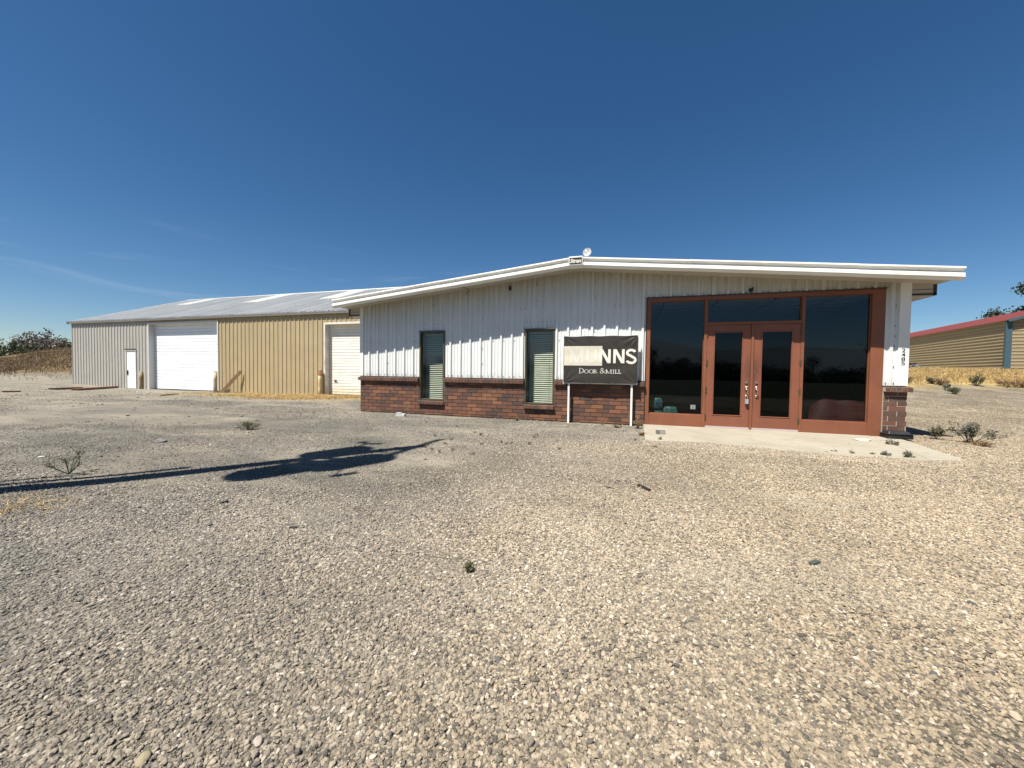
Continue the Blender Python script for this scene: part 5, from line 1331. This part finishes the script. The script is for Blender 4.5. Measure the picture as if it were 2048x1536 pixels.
# dark pieces lying on the gravel
def bit(label, pa, pb, w, h, mat, name='stick'):
    a, b = pix(*pa), pix(*pb); mb = MB(); mb.beam(a + [0, 0, h], b + [0, 0, h], w, h * 1.2)
    tag(mb.build(name, mat, origin=a), label, name.replace('_', ' '))
bit('dark grey stick lying alone in the pale gravel before the slab', (1277, 973), (1299, 984), .03, .018, M['screw'])
bit('short greenish grey strip lying in the tan gravel at the right', (1622, 1133), (1636, 1126), .03, .012, plain('dull_green', (.055, .065, .055), .7), 'metal_strip')
bit('curled dark scrap lying in the grey gravel left of centre', (580, 1057), (592, 1059), .025, .010, M['screw'], 'metal_scrap')
rk0 = [('large dark stone below the pole shadow', 447, 1006, .055, (.09, .09, .09)), ('dark stone at the lower left of the grey yard above the loose gravel', 419, 1052, .045, (.11, .105, .1)),
       ('smooth round pale stone among the gravel at the bottom left', 517, 1484, .028, (.34, .29, .24)), ('dark pebble lying alone right of the bottom centre', 996, 1322, .022, (.09, .085, .085)),
       ('grey-brown stone lying in the left gravel', 420, 1247, .026, (.13, .105, .075)), ('yellowish oblong stone at the bottom left edge', 285, 1524, .036, (.25, .21, .135)), ('dark stone beside the tiny green sprig', 905, 1142, .018, (.08, .08, .08)),
       ('black pebble in the gravel in front of the slab corner', 1217, 977, .035, (.05, .05, .05)), ('pale flat stone among the gravel before the second window', 1130, 853, .05, (.42, .40, .35)), ('pale rounded stone at the foot of the left sign post', 1126, 843, .055, (.42, .38, .29)),
       ('dark stone by the upper edge of the grey yard', 322, 885, .11, (.16, .16, .155)), ('white shard far left in the grey yard', 84, 915, .045, (.45, .43, .39)), ('dark stone at the right edge of the frame', 1945, 1210, .03, (.07, .07, .07)),
       ('tan pebble just above the round pale stone at the bottom left', 560, 1335, .03, (.26, .24, .20)), ('dark oblong stone in the bottom right gravel', 1868, 1352, .022, (.09, .088, .085))]
for i, (lab, px, py, r, col) in enumerate(rk0): rock(lab, pix(px, py), r * .62, 200 + i, col, flat=.55)

# ================================================================== UTILITY POLE (its shadow crosses the yard)
kx, ky = -SUN[0] / SUN[2], -SUN[1] / SUN[2]
def unshadow(x, y, h): return np.array([x - kx * h, y - ky * h, h])
pole = thing('utility_pole', 'wooden utility pole with transformers, left of the camera, casting the long dark shadow', 'utility pole', (0, 0, 0))
P0 = unshadow(1.72, -7.95, 2.6); PT = unshadow(4.62, -4.25, 11.6); dirp = (PT - P0) / (PT[2] - P0[2]); PB = P0 - dirp * (P0[2] + .5)
at_h = lambda h: P0 + dirp * (h - P0[2])
b_ = MB(); b_.tube([PB, at_h(4), at_h(8), PT], [.17, .155, .14, .12], 14); b_.build('shaft', M['pole_wood'], pole, smooth=True)
b_ = MB(); off = np.array([-.23, .16, 0]); b_.tube([at_h(-.3) + off, at_h(5.7) + off], .05, 8); b_.tube([at_h(-.3) + off * 1.7, at_h(3.9) + off * 1.7], .03, 8); b_.build('conduit', M['grey_steel'], pole)
for k, (sx_, sy_, h, L, r) in enumerate(((3.57, -6.50, 7.6, 1.25, .32), (4.12, -5.86, 7.6, 1.25, .33), (3.46, -5.36, 7.6, 1.15, .27))):
    c = unshadow(sx_, sy_, h); t_ = MB()
    t_.lathe(c, [(r * .55, -.02), (r * .9, .01), (r, .06), (r, L - .06), (r * .92, L), (r * .4, L + .05)], 20); tr_ = t_.build('transformer', M['grey_steel'], pole, smooth=True)
    t_ = MB(); t_.tube([c + [.08, 0, L], c + [.12, .02, L + .32]], [.05, .025], 8); t_.tube([c + [-.1, .05, L], c + [-.13, .05, L + .22]], [.04, .02], 8); t_.build('bushing', M['rust_frame'], tr_)
    t_ = MB(); q_ = at_h(h + L * .7); t_.beam(c + [0, 0, L * .7], q_, .08, .1); t_.beam(c + [0, 0, L * .25], at_h(h + L * .25), .08, .1); t_.build('hanger', M['grey_steel'], tr_)
b_ = MB(); ch = 10.7; c1, c2 = unshadow(4.52, -5.42, ch), unshadow(4.60, -3.55, ch); b_.beam(c1, c2, .11, .13); b_.build('crossarm', M['pole_wood'], pole)
b_ = MB(); cm = at_h(ch); b_.beam(cm, (c1 + c2) / 2, .08, .08); b_.beam(at_h(ch - .7), c1 * .7 + c2 * .3, .04, .04); b_.beam(at_h(ch - .7), c1 * .3 + c2 * .7, .04, .04); b_.build('brace', M['grey_steel'], pole)
for f in (.04, .45, .97):
    c = c1 + (c2 - c1) * f; b_ = MB(); b_.lathe(c + [0, 0, .06], [(.02, 0), (.02, .08), (.05, .09), (.03, .13), (.05, .14), (.03, .19)], 10); b_.build('insulator', M['dish'], pole, smooth=True)
b_ = MB(); c1, c2 = unshadow(3.40, -4.34, 9.2), unshadow(3.84, -4.36, 9.2); b_.beam(c1, c2, .06, .06); b_.beam((c1 + c2) / 2, at_h(8.9), .05, .05)
for f in (.1, .85): c = c1 + (c2 - c1) * f; b_.lathe(c + [0, 0, .03], [(.05, 0), (.06, .12), (.03, .22)], 8)
b_.build('cutout', M['dish'], pole)
b_ = MB(); b_.tube([unshadow(4.57, -6.23, 8.1), unshadow(4.72, -6.0, 8.1)], .06, 8); b_.tube([unshadow(4.57, -6.23, 8.1), unshadow(4.3, -5.6, 8.1)], .02, 6); b_.build('arrester', M['grey_steel'], pole)
